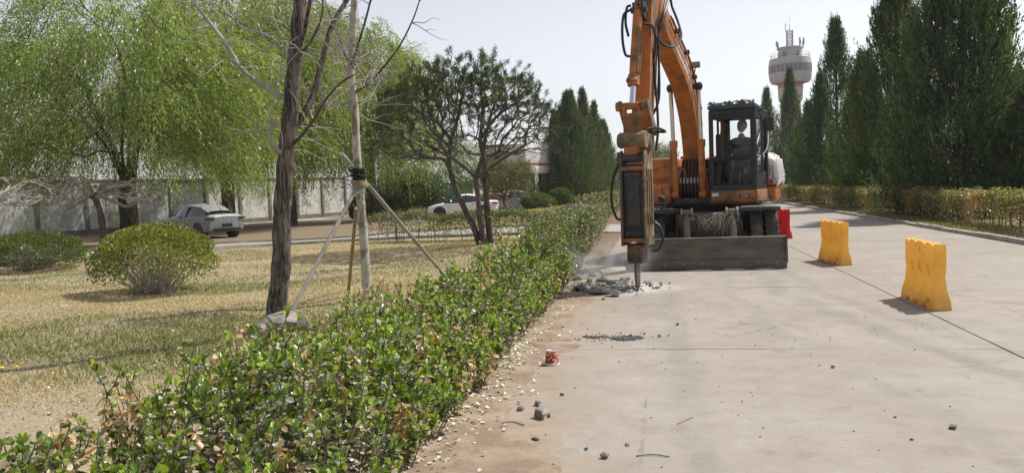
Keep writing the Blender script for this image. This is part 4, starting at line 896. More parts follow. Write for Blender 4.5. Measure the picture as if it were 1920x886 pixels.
for s in (-1, 1): m.blob((HC.x + s * .080, HC.y + .012, HC.z + .0), (.012, .024, .036), 2, .1, 1)
m.build('ear', M['skin'], man)
m = MB(); [m.blob((HC.x + s * .031, HC.y - .082, HC.z + .010), (.012, .008, .006), 2, 0, 1) for s in (-1, 1)]; m.build('eye', M['eye'], man)
m = MB(); [m.tube([(HC.x + s * .016, HC.y - .093, HC.z + .028), (HC.x + s * .034, HC.y - .090, HC.z + .033), (HC.x + s * .052, HC.y - .078, HC.z + .027)], [.004, .005, .003], 6) for s in (-1, 1)]; m.build('eyebrow', M['hair'], man)
m = MB(); m.tube([(HC.x - .026, HC.y - .086, HC.z - .064), (HC.x, HC.y - .094, HC.z - .062), (HC.x + .026, HC.y - .086, HC.z - .064)], [.003, .006, .003], 6); m.build('mouth', pmat('lip', (.26, .11, .09), bump=0), man)
bm = bmesh.new(); bmesh.ops.create_uvsphere(bm, u_segments=36, v_segments=28, radius=1)
dl = [v for v in bm.verts if v.co.z < .05 + .45 * max(0, -v.co.y) + (.0 if v.co.y < 0 else -.4 * v.co.y)]
bmesh.ops.delete(bm, geom=dl, context='VERTS')
for v in bm.verts: p = v.co; v.co = HC + Vector((p.x * .087, p.y * .105 + .002, p.z * .130 + .002 * math.sin(p.x * 30) * math.sin(p.y * 30)))
me = bpy.data.meshes.new('hair'); bm.to_mesh(me); bm.free(); me.polygons.foreach_set('use_smooth', [True] * len(me.polygons)); h = link('hair', me, M['hair'], man); h.modifiers.new('t', 'SOLIDIFY').thickness = .008
# hands closed on the levers
for s in (-1, 1):
    w = Vector((s * .23, -.40, .175)); hv = [w, w + Vector((s * -.004, -.05, .012)), w + Vector((s * -.006, -.085, .02))]; he = [(0, 1), (1, 2)]; hr = [(.026, .022), (.038, .020), (.036, .018)]
    for k, ln in enumerate((.058, .068, .064, .050)):
        off = Vector((s * (.027 - .018 * k), 0, .0)); b = len(hv); hv += [w + off + Vector((0, -.09, .022)), w + off + Vector((0, -.09 - ln * .5, .010)), w + off + Vector((0, -.09 - ln * .6, -.02)), w + off + Vector((0, -.09 - ln * .25, -.032))]; hr += [.0095, .009, .0085, .0075]; he += [(2, b), (b, b + 1), (b + 1, b + 2), (b + 2, b + 3)]
    b = len(hv); hv += [w + Vector((-s * .036, -.055, .006)), w + Vector((-s * .048, -.085, -.010)), w + Vector((-s * .036, -.112, -.022))]; hr += [.012, .010, .009]; he += [(1, b), (b, b + 1), (b + 1, b + 2)]
    skin_obj('hand', [tuple(v) for v in hv], he, hr, M['skin'], man, 1)
m = MB()
for s in (-1, 1): m.prism([(-.46, -.335), (-.46, -.24), (-.54, -.235), (-.70, -.29), (-.72, -.335)], s * .14 - .05, s * .14 + .05, 'x', ch=.015)
m.build('shoe', M['black_steel'], man)

# HEADTURN: he looks a little down and to one side
ht = Matrix.Translation(HC - Vector((0, 0, .1))) @ Euler((R_(-9), R_(6), R_(-16))).to_matrix().to_4x4() @ Matrix.Translation(-(HC - Vector((0, 0, .1))))
for o in man.children:
    if o.name.split('.')[0] in ('head', 'ear', 'eye', 'eyebrow', 'mouth', 'hair'): o.matrix_local = ht
# slimmer breaker: squeeze its width about the boom plane
SQ = U @ Matrix.Diagonal((.80, 1, 1, 1)) @ U.inverted()
for o in [br] + list(br.children): o.data.transform(SQ)
# clutter in the cab
P('cab_clutter', 'dry_mud', lambda m: [m.chunk((g.uniform(.45, 1.1), g.uniform(-.95, -.3), g.uniform(1.36, 1.5)), (g.uniform(.03, .09), g.uniform(.03, .08), g.uniform(.02, .06)), 700 + k, 9) for k in range(9)], cab)
P('cab_curtain', 'camo_trousers', lambda m: m.prism([(.02 * math.sin(k * 1.9) + .445 + .012 * k, -.2 - .055 * k) for k in range(9)] + [(.02 * math.sin(k * 1.9) + .437 + .012 * k, -.2 - .055 * k) for k in range(8, -1, -1)], 1.95, 2.6, 'z'), cab)

SPLIT = ('edge_bolt', 'end_plate', 'blade_rib', 'blade_arm', 'axle_guard', 'boom_bracket', 'hose_bundle', 'hose_fitting', 'hose_rail', 'side_link', 'plate_rib', 'tie_bolt', 'tread_plate', 'side_window', 'ear', 'eye', 'eyebrow', 'shoe', 'grab_rail', 'link_cap', 'cross_bar', 'pipe_clamp', 'boom_pipe', 'arm_pipe', 'lamp_lens', 'hood_vent', 'window_gasket', 'yoke', 'feed_pipe')
for o in [x for x in bpy.data.objects if x.type == 'MESH' and x.parent is not None and x.name.split('.')[0] in SPLIT and x.name.split('.')[0] != 'trunk']: split_loose(o)
# ============================================================ BARRIERS
def plastic(name, c, c2):
    n = NT(name); pc = n.coord('Object'); k = n.ramp(n.noise(pc, 5, 6, .65), .35, .7); cc = n.mix(k, c, c2)
    dz = n.n('ShaderNodeSeparateXYZ'); n.l(n.t.nodes.new('ShaderNodeTexCoord').outputs['Object'], dz.inputs[0])
    cc = n.mix(n.math('MULTIPLY', n.ramp(dz.outputs[2], .22, .0), n.ramp(n.noise(pc, 9, 6, .7), .35, .7, 0., .6)), cc, (.34, .25, .13))
    b = n.n('ShaderNodeBsdfPrincipled'); n.l(cc, b.inputs['Base Color']); b.inputs['Roughness'].default_value = .5; n.l(n.bump(n.noise(pc, 25, 4), .08, .01), b.inputs['Normal'])
    t = n.n('ShaderNodeBsdfTranslucent'); n.l(cc, t.inputs[0]); m = n.n('ShaderNodeMixShader'); m.inputs[0].default_value = .5
    n.l(b.outputs[0], m.inputs[1]); n.l(t.outputs[0], m.inputs[2]); n.l(m.outputs[0], n.out.inputs['Surface']); return n.m
M['yellow_plastic'] = plastic('yellow_plastic', (.88, .62, .18), (.82, .54, .12))
M['red_plastic'] = plastic('red_plastic', (.60, .018, .03), (.5, .015, .03))
def barrier_mesh(L=1.06, H=.715):
    nu, nv = 90, 64; us = np.linspace(-L / 2, L / 2, nu + 1); vv = np.linspace(0, 1, nv + 1)
    top = lambda u: H - .032 * (1 - np.abs(np.cos((u / L + .5) * math.pi * 4))) ** 1.4
    Vf = np.zeros((nu + 1, nv + 1, 3)); Vb = np.zeros_like(Vf)
    for i, u in enumerate(us):
        for j, v in enumerate(vv):
            z = v * top(u); t = .056 + .040 * float(sm(.38, .10, v)) + .008 * float(sm(.10, .0, v))
            t -= .012 * math.exp(-(((v - .50) / .06) ** 2))
            # vertical flutes on the upper half, chevron relief on the flare
            ph = (u / L + .5) * 4; fl = abs(math.cos(math.pi * ph)) ** .6
            t -= .016 * (1 - fl) * float(sm(.62, .70, v))
            uu = ((u / L + .5) * 4 + .0) % 1 - .5; che = abs(uu * .26 + .05 - abs(v - .27) * .55)
            if .16 < v < .40: t += -.016 * math.exp(-(che / .016) ** 2)
            e = (L / 2 - abs(u)) / .05
            if e < 1: t *= .72 + .28 * math.sqrt(max(0, 1 - (1 - e) ** 2))
            ue = u * (1 + .06 * float(sm(.35, .05, v)))
            Vf[i, j] = (ue, -t, z); Vb[i, j] = (ue, t, z)
    keep = np.ones((nu, nv), bool)
    for i in range(nu):
        for j in range(nv):
            u = (us[i] + us[i + 1]) / 2; v = (vv[j] + vv[j + 1]) / 2
            for k in (-1, 0, 1):
                uc = k * L / 4
                if ((u - uc) / .042) ** 2 + ((v - .575) / .085) ** 2 < 1: keep[i, j] = False
                if ((u - uc) / .075) ** 2 + ((v + .005) / .075) ** 2 < 1: keep[i, j] = False
            if ((u) / .018) ** 2 + ((v - .86) / .05) ** 2 < 1: keep[i, j] = False
    idx = lambda i, j, s: (i * (nv + 1) + j) + s * (nu + 1) * (nv + 1); fs = []
    for i in range(nu):
        for j in range(nv):
            if not keep[i, j]: continue
            fs.append((idx(i, j, 0), idx(i + 1, j, 0), idx(i + 1, j + 1, 0), idx(i, j + 1, 0))); fs.append((idx(i, j, 1), idx(i, j + 1, 1), idx(i + 1, j + 1, 1), idx(i + 1, j, 1)))
            for di, dj, a, b in ((-1, 0, (i, j), (i, j + 1)), (1, 0, (i + 1, j + 1), (i + 1, j)), (0, -1, (i + 1, j), (i, j)), (0, 1, (i, j + 1), (i + 1, j + 1))):
                ii, jj = i + di, j + dj
                if not (0 <= ii < nu and 0 <= jj < nv) or not keep[ii, jj]: fs.append((idx(*a, 0), idx(*b, 0), idx(*b, 1), idx(*a, 1)))
    m = MB(); m.add(list(map(tuple, Vf.reshape(-1, 3))) + list(map(tuple, Vb.reshape(-1, 3))), fs); return m
bb = barrier_mesh().build('shell', M['yellow_plastic'], None, 50, recalc=True)
bm = bmesh.new(); bm.from_mesh(bb.data); bmesh.ops.delete(bm, geom=[v for v in bm.verts if not v.link_faces], context='VERTS'); bm.to_mesh(bb.data); bm.free()
shell_me = bb.data; bpy.data.objects.remove(bb)
cap_mb = MB(); cap_mb.cyl((0, 0, .76), (0, 0, .785), .045, n=14); cap_mb.cyl((0, 0, .785), (0, 0, .80), .03, n=10)
def barrier(label, x, y, rz, mat, tilt=0.):
    b = thing('water_barrier', label, 'traffic barrier', (x, y, .003), rz, 'plastic traffic barriers on the road')
    o = link('shell', shell_me if mat == 'yellow_plastic' else shell_me.copy(), None, b)
    if not o.data.materials: o.data.materials.append(M[mat])
    else: o.data.materials[0] = M[mat]
    m = MB(); m.cyl((-.13, 0, .68), (-.13, 0, .71), .04, n=14); m.cyl((.40, -.09, .09), (.40, -.112, .09), .03, n=12); m.build('filler_cap', M[mat], b)
    return b
barrier('larger-looking yellow plastic water barrier, nearest the camera, on the road joint', 3.015, 9.825, R_(-89), 'yellow_plastic')
barrier('yellow plastic water barrier farther along the road joint, beside the excavator blade', 3.02, 14.58, R_(-82), 'yellow_plastic')
barrier('bright red plastic water barrier half hidden behind the excavator tyres', 2.93, 20.9, R_(-62), 'red_plastic')

# ============================================================ SMALL THINGS ON THE ROAD
n = NT('printed_tub'); pc = n.coord('Object'); ph = n.n('ShaderNodeSeparateXYZ'); n.l(n.t.nodes.new('ShaderNodeTexCoord').outputs['Object'], ph.inputs[0])
c = n.mix(n.ramp(n.noise(n.coord('Object', (1, 1, 1.6)), 22, 3, .5, 1.), .54, .57), (.42, .03, .02), (.62, .55, .48)); c = n.mix(n.ramp(n.noise(n.coord('Object', loc=(3, 1, 2)), 26, 3, .5), .60, .63), c, (.05, .03, .02)); c = n.mix(n.ramp(n.noise(n.coord('Object', loc=(7, 1, 2)), 24, 2, .5), .60, .63), c, (.6, .28, .10))
n.bsdf(c, .5, 0, None, .4); M['tub_print'] = n.m
tub = thing('paper_tub', 'small crumpled red and white food tub upside down at the soil edge', 'tub', (-.90, 6.62, .0), .4); tub.rotation_euler = (R_(-2), R_(3), .4)
m = MB(); m.lathe([(.046, .118), (.047, .112), (.060, .012), (.057, .010), (.044, .110)], 30); m.build('side', M['tub_print'], tub)
m = MB(); m.lathe([(.060, .013), (.065, .012), (.066, .003), (.063, .0), (.058, .004)], 30); m.build('rim', M['white'], tub)
m = MB(); m.lathe([(.0, .108), (.043, .108), (.046, .119), (.047, .121), (.049, .118)], 30); m.build('base', M['white'], tub)

def stone_thing(name, x, y, r, label, cat, mat, seed, group=None, z=None, amp=.35):
    g_ = random.Random(seed); m = MB(); rr = (r * g_.uniform(.9, 1.25), r * g_.uniform(.8, 1.1), r * (g_.uniform(.8, 1.0) if name == 'rock' else g_.uniform(.55, .8))); zz = rr[2] * .72 if z is None else z
    m.chunk((0, 0, 0), rr, seed, 16 if r > .05 else 12); o = m.build(name, M[mat], None, 25); o.location = (x, y, zz); o.rotation_euler = (0, 0, g_.uniform(0, 6)); return tag(o, label, cat, group)
def road_px(px, py): p = at(px, py, 1.0) - Vector((0, 0, CAMH)); t = -CAMH / p.z; return p.x * t, p.y * t
for k, (px, py, r, lab, mt) in enumerate((
    (1015, 783, .055, 'large pale grey stone lying on the soiled road edge', 'rock'), (1029, 781, .024, 'small dark stone touching the right side of the large pale grey stone', 'dark_stone'),
    (1008, 760, .040, 'brown-grey stone just behind the large pale grey stone', 'dark_stone'), (976, 769, .026, 'flat dark stone left of the pair of stones, on soil', 'dark_stone'),
    (1004, 824, .026, 'dark flat pebble left of the lowest ring stain', 'dark_stone'), (1134, 857, .030, 'rough brown stone nearest the bottom of the picture', 'dark_stone'),
    (1100, 843, .018, 'small black pebble near the ring stains', 'dark_stone'), (1054, 741, .018, 'small upright brown pebble behind the stones', 'dark_stone'),
    (1236, 631, .026, 'grey pebble to the right of the black debris patch', 'dark_stone'), (1270, 609, .022, 'black flat chip alone on the road past the debris patch', 'asphalt_crumb'),
    (1131, 562, .030, 'dark pebble on the road just in front of the rubble', 'dark_stone'), (1116, 553, .034, 'black round stone at the foot of the rubble', 'asphalt_crumb'),
    (1561, 689, .024, 'lone dark clod in the middle of the right-hand lane joint area', 'dark_stone'), (1786, 803, .030, 'dark crumb cluster stone at the lower right of the road', 'dark_stone'), (1176, 835, .016, 'flat chip beside the dry twig', 'dark_stone'))):
    x, y = road_px(px, py); stone_thing('stone', x, y, r, lab, 'stone', mt, 20 + k, 'loose stones on the road')
# rubble broken out by the breaker
LAB = 'chunk of broken grey concrete in the heap beside the breaker point'
rub = [(1092, 540, .17), (1120, 545, .20), (1150, 548, .15), (1100, 525, .14), (1135, 520, .17), (1160, 525, .13), (1172, 520, .12), (1085, 520, .13), (1110, 512, .12), (1145, 535, .10), (1165, 541, .09), (1178, 533, .07), (1128, 532, .12), (1075, 533, .12)]
for k, (px, py, r) in enumerate(rub):
    x, y = road_px(px, py + 6)
    gg = random.Random(60 + k); m = MB(); m.chunk((0, 0, 0), (r * gg.uniform(.9, 1.3), r * gg.uniform(.7, 1.0), r * gg.uniform(.30, .5)), 60 + k, 10); o = m.build('rubble_chunk', M['rubble' if k % 3 else 'dark_stone'], None, 12)
    o.location = (x, y, r * .26 + (.06 if k in (4, 12, 9) else 0)); o.rotation_euler = (gg.uniform(-.45, .45), gg.uniform(-.45, .45), gg.uniform(0, 6)); tag(o, LAB, 'rubble', 'broken concrete beside the breaker')
x, y = road_px(1162, 524); m = MB(); m.prism([(-.2, -.12), (.16, -.16), (.24, .06), (.05, .16), (-.18, .1)], 0, .055, 'z', ch=.008); o = m.build('slab_fragment', M['kerb'], None, 30); o.location = (x - .1, y - .1, .12); o.rotation_euler = (.12, -.1, .4); tag(o, 'flat pale slab fragment lying on top of the rubble heap', 'rubble')
# crumbs: loose grit too small to pick apart
def crumbs(name, label, pts, sizes, mat):
    n_ = len(pts); base = np.array([(1, 0, 0), (-1, 0, 0), (0, 1, 0), (0, -1, 0), (0, 0, 1), (0, 0, -.6)], float)
    Vv = (base[None] * sizes[:, None, None] * rng.uniform(.5, 1.3, (n_, 6, 1)) + rng.normal(0, .15, (n_, 6, 3)) * sizes[:, None, None]) + pts[:, None]
    f = np.array([(0, 2, 4), (2, 1, 4), (1, 3, 4), (3, 0, 4), (2, 0, 5), (1, 2, 5), (3, 1, 5), (0, 3, 5)])
    me = raw_mesh(name, Vv.reshape(-1, 3), (f[None] + (np.arange(n_) * 6)[:, None, None]).reshape(-1, 3)); o = link(name, me, M[mat], kind='stuff'); o['label'] = label; return o
c0 = np.array(road_px(1172, 634)); c1 = np.array(road_px(1115, 632))
pa = np.concatenate([c0 + rng.normal(0, 1, (900, 2)) * (.058, .050), c1 + rng.normal(0, 1, (190, 2)) * (.07, .03), (c0 + c1) / 2 + rng.normal(0, 1, (200, 2)) * (.20, .09), c0 + (.10, .03) + rng.normal(0, 1, (120, 2)) * (.03, .03)]); sz = rng.uniform(.002, .010, len(pa)) * np.where(rng.random(len(pa)) < .12, 1.6, 1)
crumbs('asphalt_debris', 'patch of black crumbled asphalt on the concrete road', np.c_[pa, sz * .5], sz, 'asphalt_crumb')
q = np.c_[rng.uniform(-.9, 6.8, 1100), rng.uniform(3.4, 18, 1100)]; q = q[rng.random(1100) < np.clip(1.1 - (q[:, 0] + .9) * .22, .12, 1)]; sz = rng.uniform(.0025, .009, len(q)) * np.where(rng.random(len(q)) < .05, 1.7, 1)
crumbs('grit', 'fine dark grit scattered over the concrete road', np.c_[q, sz * .4], sz, 'dark_stone')
q = np.array(road_px(1125, 540)) + rng.normal(0, 1, (700, 2)) * (.33, .28); sz = rng.uniform(.006, .035, 700) ** 1.0
crumbs('rubble_grit', 'small grey concrete bits around the rubble heap', np.c_[q, sz * .5], sz, 'rubble')
for k, (pts, lab) in enumerate((([(1195, 855), (1225, 853), (1255, 857)], 'thin dry twig lying on the concrete at the bottom of the picture'), ([(935, 795), (960, 791), (983, 798)], 'dark dry twig lying across the soil by the edging'), ([(1270, 795), (1290, 786), (1300, 782)], 'pale straw stalk on the concrete to the right of the twig'))):
    w = [road_px(*p_) for p_ in pts]; m = MB(); m.tube(curve([(a, b, .006) for a, b in w], 4), .0032, 6); tag(m.build('twig', M['twig_dark' if k < 2 else 'straw'], None), lab, 'twig')
# drain grate beside the rubble
x, y = road_px(1172, 488); gr = thing('drain_grate', 'dark metal drain grate by the road edge behind the breaker', 'drain', (x - .15, y, .004))
m = MB(); m.box((0, -.2, .005), (.5, .04, .012)); m.box((0, .2, .005), (.5, .04, .012)); m.box((-.24, 0, .005), (.04, .38, .012)); m.box((.24, 0, .005), (.04, .38, .012)); m.build('frame', M['black_steel'], gr)
for k in range(7): box_part('bar', (-.18 + k * .06, 0, .005), (.025, .38, .01), M['black_steel'], gr)
# dust hanging round the breaker point
n = NT('dust'); pc = n.coord('Object'); geo = n.t.nodes.new('ShaderNodeTexCoord').outputs['Object']
ln = n.n('ShaderNodeVectorMath'); ln.operation = 'LENGTH'; mp = n.coord('Object', (1 / .95, 1 / .6, 1 / .50)); n.l(mp, ln.inputs[0])
den = n.math('MULTIPLY', n.ramp(ln.outputs['Value'], 1.0, .1), n.ramp(n.noise(pc, 3.0, 5, .6, .4), .42, .72)); den = n.math('MULTIPLY', den, 4.5)
pv = n.n('ShaderNodeVolumePrincipled'); pv.inputs['Color'].default_value = (.93, .92, .9, 1); n.l(den, pv.inputs['Density']); n.l(pv.outputs[0], n.out.inputs['Volume'])
m = MB(); m.blob((0, 0, 0), (.95, .6, .5), 3, 0.0, 3); du = m.build('dust_cloud', n.m, None); du.location = (-.75, 11.9, .33); du['kind'] = 'stuff'; du['label'] = 'thin grey dust rising from the breaker point'

# ============================================================ CARS
def camo_paint():
    n = NT('camouflage_wrap'); pc = n.coord('Object'); w = n.noise(pc, 7.5, 3, .5, 2.2); v = n.voro(pc, 18, 'DISTANCE_TO_EDGE')
    c = n.mix(n.ramp(w, .46, .49), (.40, .41, .43), (.10, .105, .115)); c = n.mix(n.ramp(v, .10, .05), c, n.mix(n.ramp(w, .47, .50), (.13, .13, .14), (.40, .41, .43))); n.bsdf(c, .45, 0, None, .5); return n.m
M['camo_wrap'] = camo_paint(); M['car_white'] = pmat('white_car_paint', (.70, .71, .72), None, 2, .25, bump=0); M['car_grey'] = pmat('grey_car_paint', (.30, .31, .33), None, 2, .3, .3, bump=0)
M['lamp_red'] = pmat('tail_lamp', (.10, .012, .012), None, 4, .25, bump=0); M['lamp_dark'] = pmat('masked_lamp', (.012, .012, .014), None, 4, .35, bump=0); M['alloy'] = pmat('alloy', (.45, .46, .47), None, 4, .35, .7, bump=0)
def car(name, label, loc, rz, paint, st, masked=False, wb=(1.38, -1.34), wr=.34, group=None):
    """st: stations along x (nose +): x, half width, sill z, belt z, roof z, half width of roof"""
    c = thing(name, label, 'car', loc, rz, group)
    rings = []
    for x, hw, zb, zl, zt, ht in st:
        zm = zb + (zl - zb) * .55; g_ = zt - zl
        half = [(hw * .86, zb), (hw * .985, zb + .05), (hw, zm), (hw * .985, zl - .05), (hw * .95, zl), (hw * .95 * (1 - .45) + ht * .45 if g_ > .1 else hw * .90, zl + g_ * .5 if g_ > .1 else zl + .02), (ht, zt - (.05 if g_ > .1 else .0)), (ht * .80, zt + .005), (0, zt + .03)]
        rings.append([(x, y, z) for y, z in half] + [(x, -y, z) for y, z in half[-2::-1]])
    k = len(rings[0]); vs = [p for r_ in rings for p in r_]; bins = {'body': [], 'side_window': [], 'windscreen': [], 'rear_window': []}
    for i in range(len(st) - 1):
        cab0 = st[i][4] - st[i][3] > .1; cab1 = st[i + 1][4] - st[i + 1][3] > .1
        for j in range(k - 1):
            jj = j if j < 8 else k - 2 - j; f = (i * k + j, i * k + j + 1, (i + 1) * k + j + 1, (i + 1) * k + j)
            if jj in (4, 5) and (cab0 or cab1): key = 'side_window'
            elif jj in (6, 7) and cab0 != cab1: key = 'rear_window' if cab1 and st[i][0] < 0 else 'windscreen'
            else: key = 'body'
            bins[key].append(f)
    bins['body'].append(tuple(range(k))[::-1]); bins['body'].append(tuple((len(st) - 1) * k + j for j in range(k)))
    for i in range(len(st) - 1): bins['body'].append((i * k + k - 1, i * k, (i + 1) * k, (i + 1) * k + k - 1))
    for key, fs in bins.items():
        if not fs: continue
        m = MB(); m.add(vs, fs); o = m.build(key, M[paint] if key == 'body' else M['glass_dark'], c, 35, recalc=True)
        bm = bmesh.new(); bm.from_mesh(o.data); bmesh.ops.delete(bm, geom=[v for v in bm.verts if not v.link_faces], context='VERTS'); bm.to_mesh(o.data); bm.free()
    hw = max(s_[1] for s_ in st)
    for wx in wb:
        for s in (-1, 1):
            w = bpy.data.objects.new('wheel', None); col.objects.link(w); w.parent = c; w.location = (wx, s * (hw - .11), wr); w.empty_display_size = .1
            m = MB(); m.lathe([(wr * .62, -.10), (wr * .9, -.11), (wr, -.08), (wr, .08), (wr * .9, .11), (wr * .62, .10)], 32, 'y'); m.build('tyre', M['rubber'], w)
            m = MB(); m.lathe([(.0, s * .06), (.05, s * .07), (.06, s * .05), (wr * .6, s * .03), (wr * .64, s * .105), (wr * .62, -s * .1)], 28, 'y'); [m.box((wr * .34 * math.cos(a), s * .065, wr * .34 * math.sin(a)), (wr * .55, .03, .05), (0, -a, 0)) for a in np.linspace(0, 2 * math.pi, 6)[:-1]]; m.build('rim', M['alloy'], w)
            m = MB(); m.lathe([(.0, -.09), (wr + .075, -.09), (wr + .075, 0.128), (wr + .03, .130), (wr + .03, .112), (0, .112)] if s > 0 else [(.0, .09), (wr + .075, .09), (wr + .075, -.128), (wr + .03, -.130), (wr + .03, -.112), (0, -.112)], 32, 'y'); m.build('wheel_arch', M['lamp_dark'], w)
    xs_ = [s_[0] for s_ in st]; nose, tail = max(xs_), min(xs_)
    zl = st[1][3]
    for s in (-1, 1):
        box_part('tail_lamp', (tail + .13, s * (hw - .16), zl - .09), (.34, .34, .09), M['lamp_dark' if masked else 'lamp_red'], c, .02)
        box_part('headlamp', (nose - .22, s * (hw - .28), .68), (.36, .30, .11), M['glass_dark' if not masked else 'lamp_dark'], c, .03)
        m = MB(); m.blob((.62, s * (hw + .10), st[3][3] + .10), (.07, .10, .075), 2, .1, 1); m.cyl((.64, s * (hw - .05), st[3][3] + .04), (.63, s * (hw + .06), st[3][3] + .07), .02); m.build('mirror', M['lamp_dark' if masked else paint], c)
        for xh in (.10, -.78): box_part('door_handle', (xh, s * (hw + .0), zl - .13), (.18, .03, .03), M['lamp_dark'], c, .008)
        m = MB()
        for xp in (-.25,): m.tube([(xp, s * hw * .962, zl - .02), (xp - .04, s * (hw * .5 + .22), zl + .50)], .028, 6)
        m.build('pillar', M['lamp_dark'], c)
        box_part('door_seam', (-.28, s * (hw + .0005), .62), (.012, .012, .62), M['lamp_dark'], c)
    box_part('rear_bumper_trim', (tail + .04, 0, .40), (.14, hw * 1.5, .13), M['lamp_dark'], c, .03); box_part('number_plate_recess', (tail + .0, 0, .60), (.05, .52, .14), M['lamp_dark'], c, .01)
    box_part('front_grille', (nose - .03, 0, .45), (.10, hw * 1.2, .2), M['lamp_dark'], c, .03)
    m = MB(); m.prism([(-1.15, 1.0), (-1.05, 1.07), (-1.0, 1.0)], -.02, .02, 'y'); 
    return c
suv = [(-2.30, .72, .42, .98, .99, .55), (-2.27, .86, .34, 1.00, 1.03, .60), (-2.02, .92, .28, 1.03, 1.10, .66), (-1.75, .94, .26, 1.03, 1.24, .60), (-1.1, .945, .25, 1.02, 1.50, .60), (-.3, .945, .25, 1.00, 1.58, .60), (.35, .945, .25, .97, 1.55, .59), (.72, .94, .25, .95, 1.40, .60), (1.28, .93, .25, .94, .99, .70), (1.9, .91, .26, .86, .88, .66), (2.25, .82, .30, .74, .75, .58), (2.36, .60, .36, .62, .63, .45)]
q = at(378, 440, 35.3); zg = float(hz(q.x, q.y))
fin = car('parked_suv', 'coupe-backed car in grey swirl camouflage wrap parked by the wall', (q.x, q.y, zg + .01), R_(151), 'camo_wrap', suv, True)
box_part('roof_antenna', (-.75, 0, 1.58), (.16, .05, .06), M['lamp_dark'], fin, .01)
sed = [(-2.30, .70, .40, .92, .93, .52), (-2.2, .84, .32, .96, .99, .60), (-1.75, .88, .26, .97, 1.02, .66), (-1.15, .895, .24, .96, 1.36, .54), (-.4, .90, .24, .94, 1.46, .55), (.3, .90, .24, .92, 1.43, .55), (1.10, .89, .24, .90, .96, .68), (1.7, .87, .25, .82, .85, .62), (2.15, .80, .28, .70, .72, .54), (2.32, .55, .34, .58, .60, .40)]
q = at(868, 402, 50.0); car('parked_sedan', 'white sedan parked behind the pine, nose to the left', (q.x, q.y, float(hz(q.x, q.y)) + .01), R_(188), 'car_white', sed)
q = at(958, 396, 56.0); car('parked_sedan', 'grey car behind the white sedan, mostly hidden by the pine trunks', (q.x, q.y, float(hz(q.x, q.y)) + .01), R_(172), 'car_grey', sed)
# ============================================================ TREES
def npv(p): return np.array(tuple(p), float)
def dome(n, c, r, zlo=-1., inner=.55):
    d = norm(rng.normal(size=(n * 3, 3))); d = d[d[:, 2] > zlo][:n]; k = (inner + (1 - inner) * rng.random((len(d), 1)) ** .6)
    return npv(c) + d * k * npv(r)
def leaf_dirs(n, down=0.): d = rng.normal(size=(n, 3)); d[:, 2] -= down; return norm(d)

# ---- near bare tree with rough dark bark (limbs traced, each with its own depth)
def limb(mb, pts, r0, r1, n=9, k=6):
    c = curve(pts, k); L = len(c); mb.tube(c, [r0 + (r1 - r0) * (i / (L - 1)) ** .8 for i in range(L)], n, caps=True); return c
def twigs(mb, path, n, ln, r, up=.2, seed=0, start=.15, kink=.35):
    g_ = random.Random(seed); out = []
    for k in range(n):
        i = int((start + (1 - start) * g_.random()) * (len(path) - 1)); p = Vector(path[i]); d = Vector((g_.uniform(-1, 1), g_.uniform(-1, 1), g_.uniform(-.4, 1) * .9 + up)).normalized(); L = ln * g_.uniform(.5, 1.2); pts = [p]; seg = 5
        for s in range(seg):
            d = (d + Vector((g_.uniform(-1, 1), g_.uniform(-1, 1), g_.uniform(-1, 1))) * kink).normalized(); pts.append(pts[-1] + d * L / seg)
        c = curve(pts, 2); mb.tube(c, [r * (1 - .75 * j / (len(c) - 1)) for j in range(len(c))], 5, caps=False); out.append(c)
        if g_.random() < .7:
            q = Vector(pts[2]); d2 = (d + Vector((g_.uniform(-1, 1), g_.uniform(-1, 1), g_.uniform(-.5, 1)))).normalized(); c2 = [q, q + d2 * L * .25 + Vector((0, 0, .02)), q + d2 * L * .5]; mb.tube(c2, [r * .55, r * .4, r * .2], 4, caps=False)
    return out
Y1 = 8.08
t1 = thing('bare_tree', 'bare tree with rough dark bark and leaning trunk, nearest the camera', 'tree', (-4.15, Y1, float(hz(-4.15, Y1)) - .03))
O1 = Vector(t1.location)
def rel(lst, O): return [at(x, y, Y) - O for x, y, Y in lst]
mb = MB(); tr = rel([(512, 640, Y1), (516, 600, Y1), (527, 500, Y1), (529, 400, Y1), (536, 300, Y1), (543, 225, Y1), (551, 130, Y1), (560, 40, Y1 + .02), (566, -60, Y1 + .05), (572, -170, Y1 + .1)], O1)
c = curve(tr, 6); L = len(c); rad = [.112 * (1 - .45 * i / L) + .03 * math.exp(-i / 3.0) + .006 * math.sin(i * 1.7) for i in range(L)]; mb.tube(c, rad, 18)
mb.build('trunk', M['bark_dark'], t1)
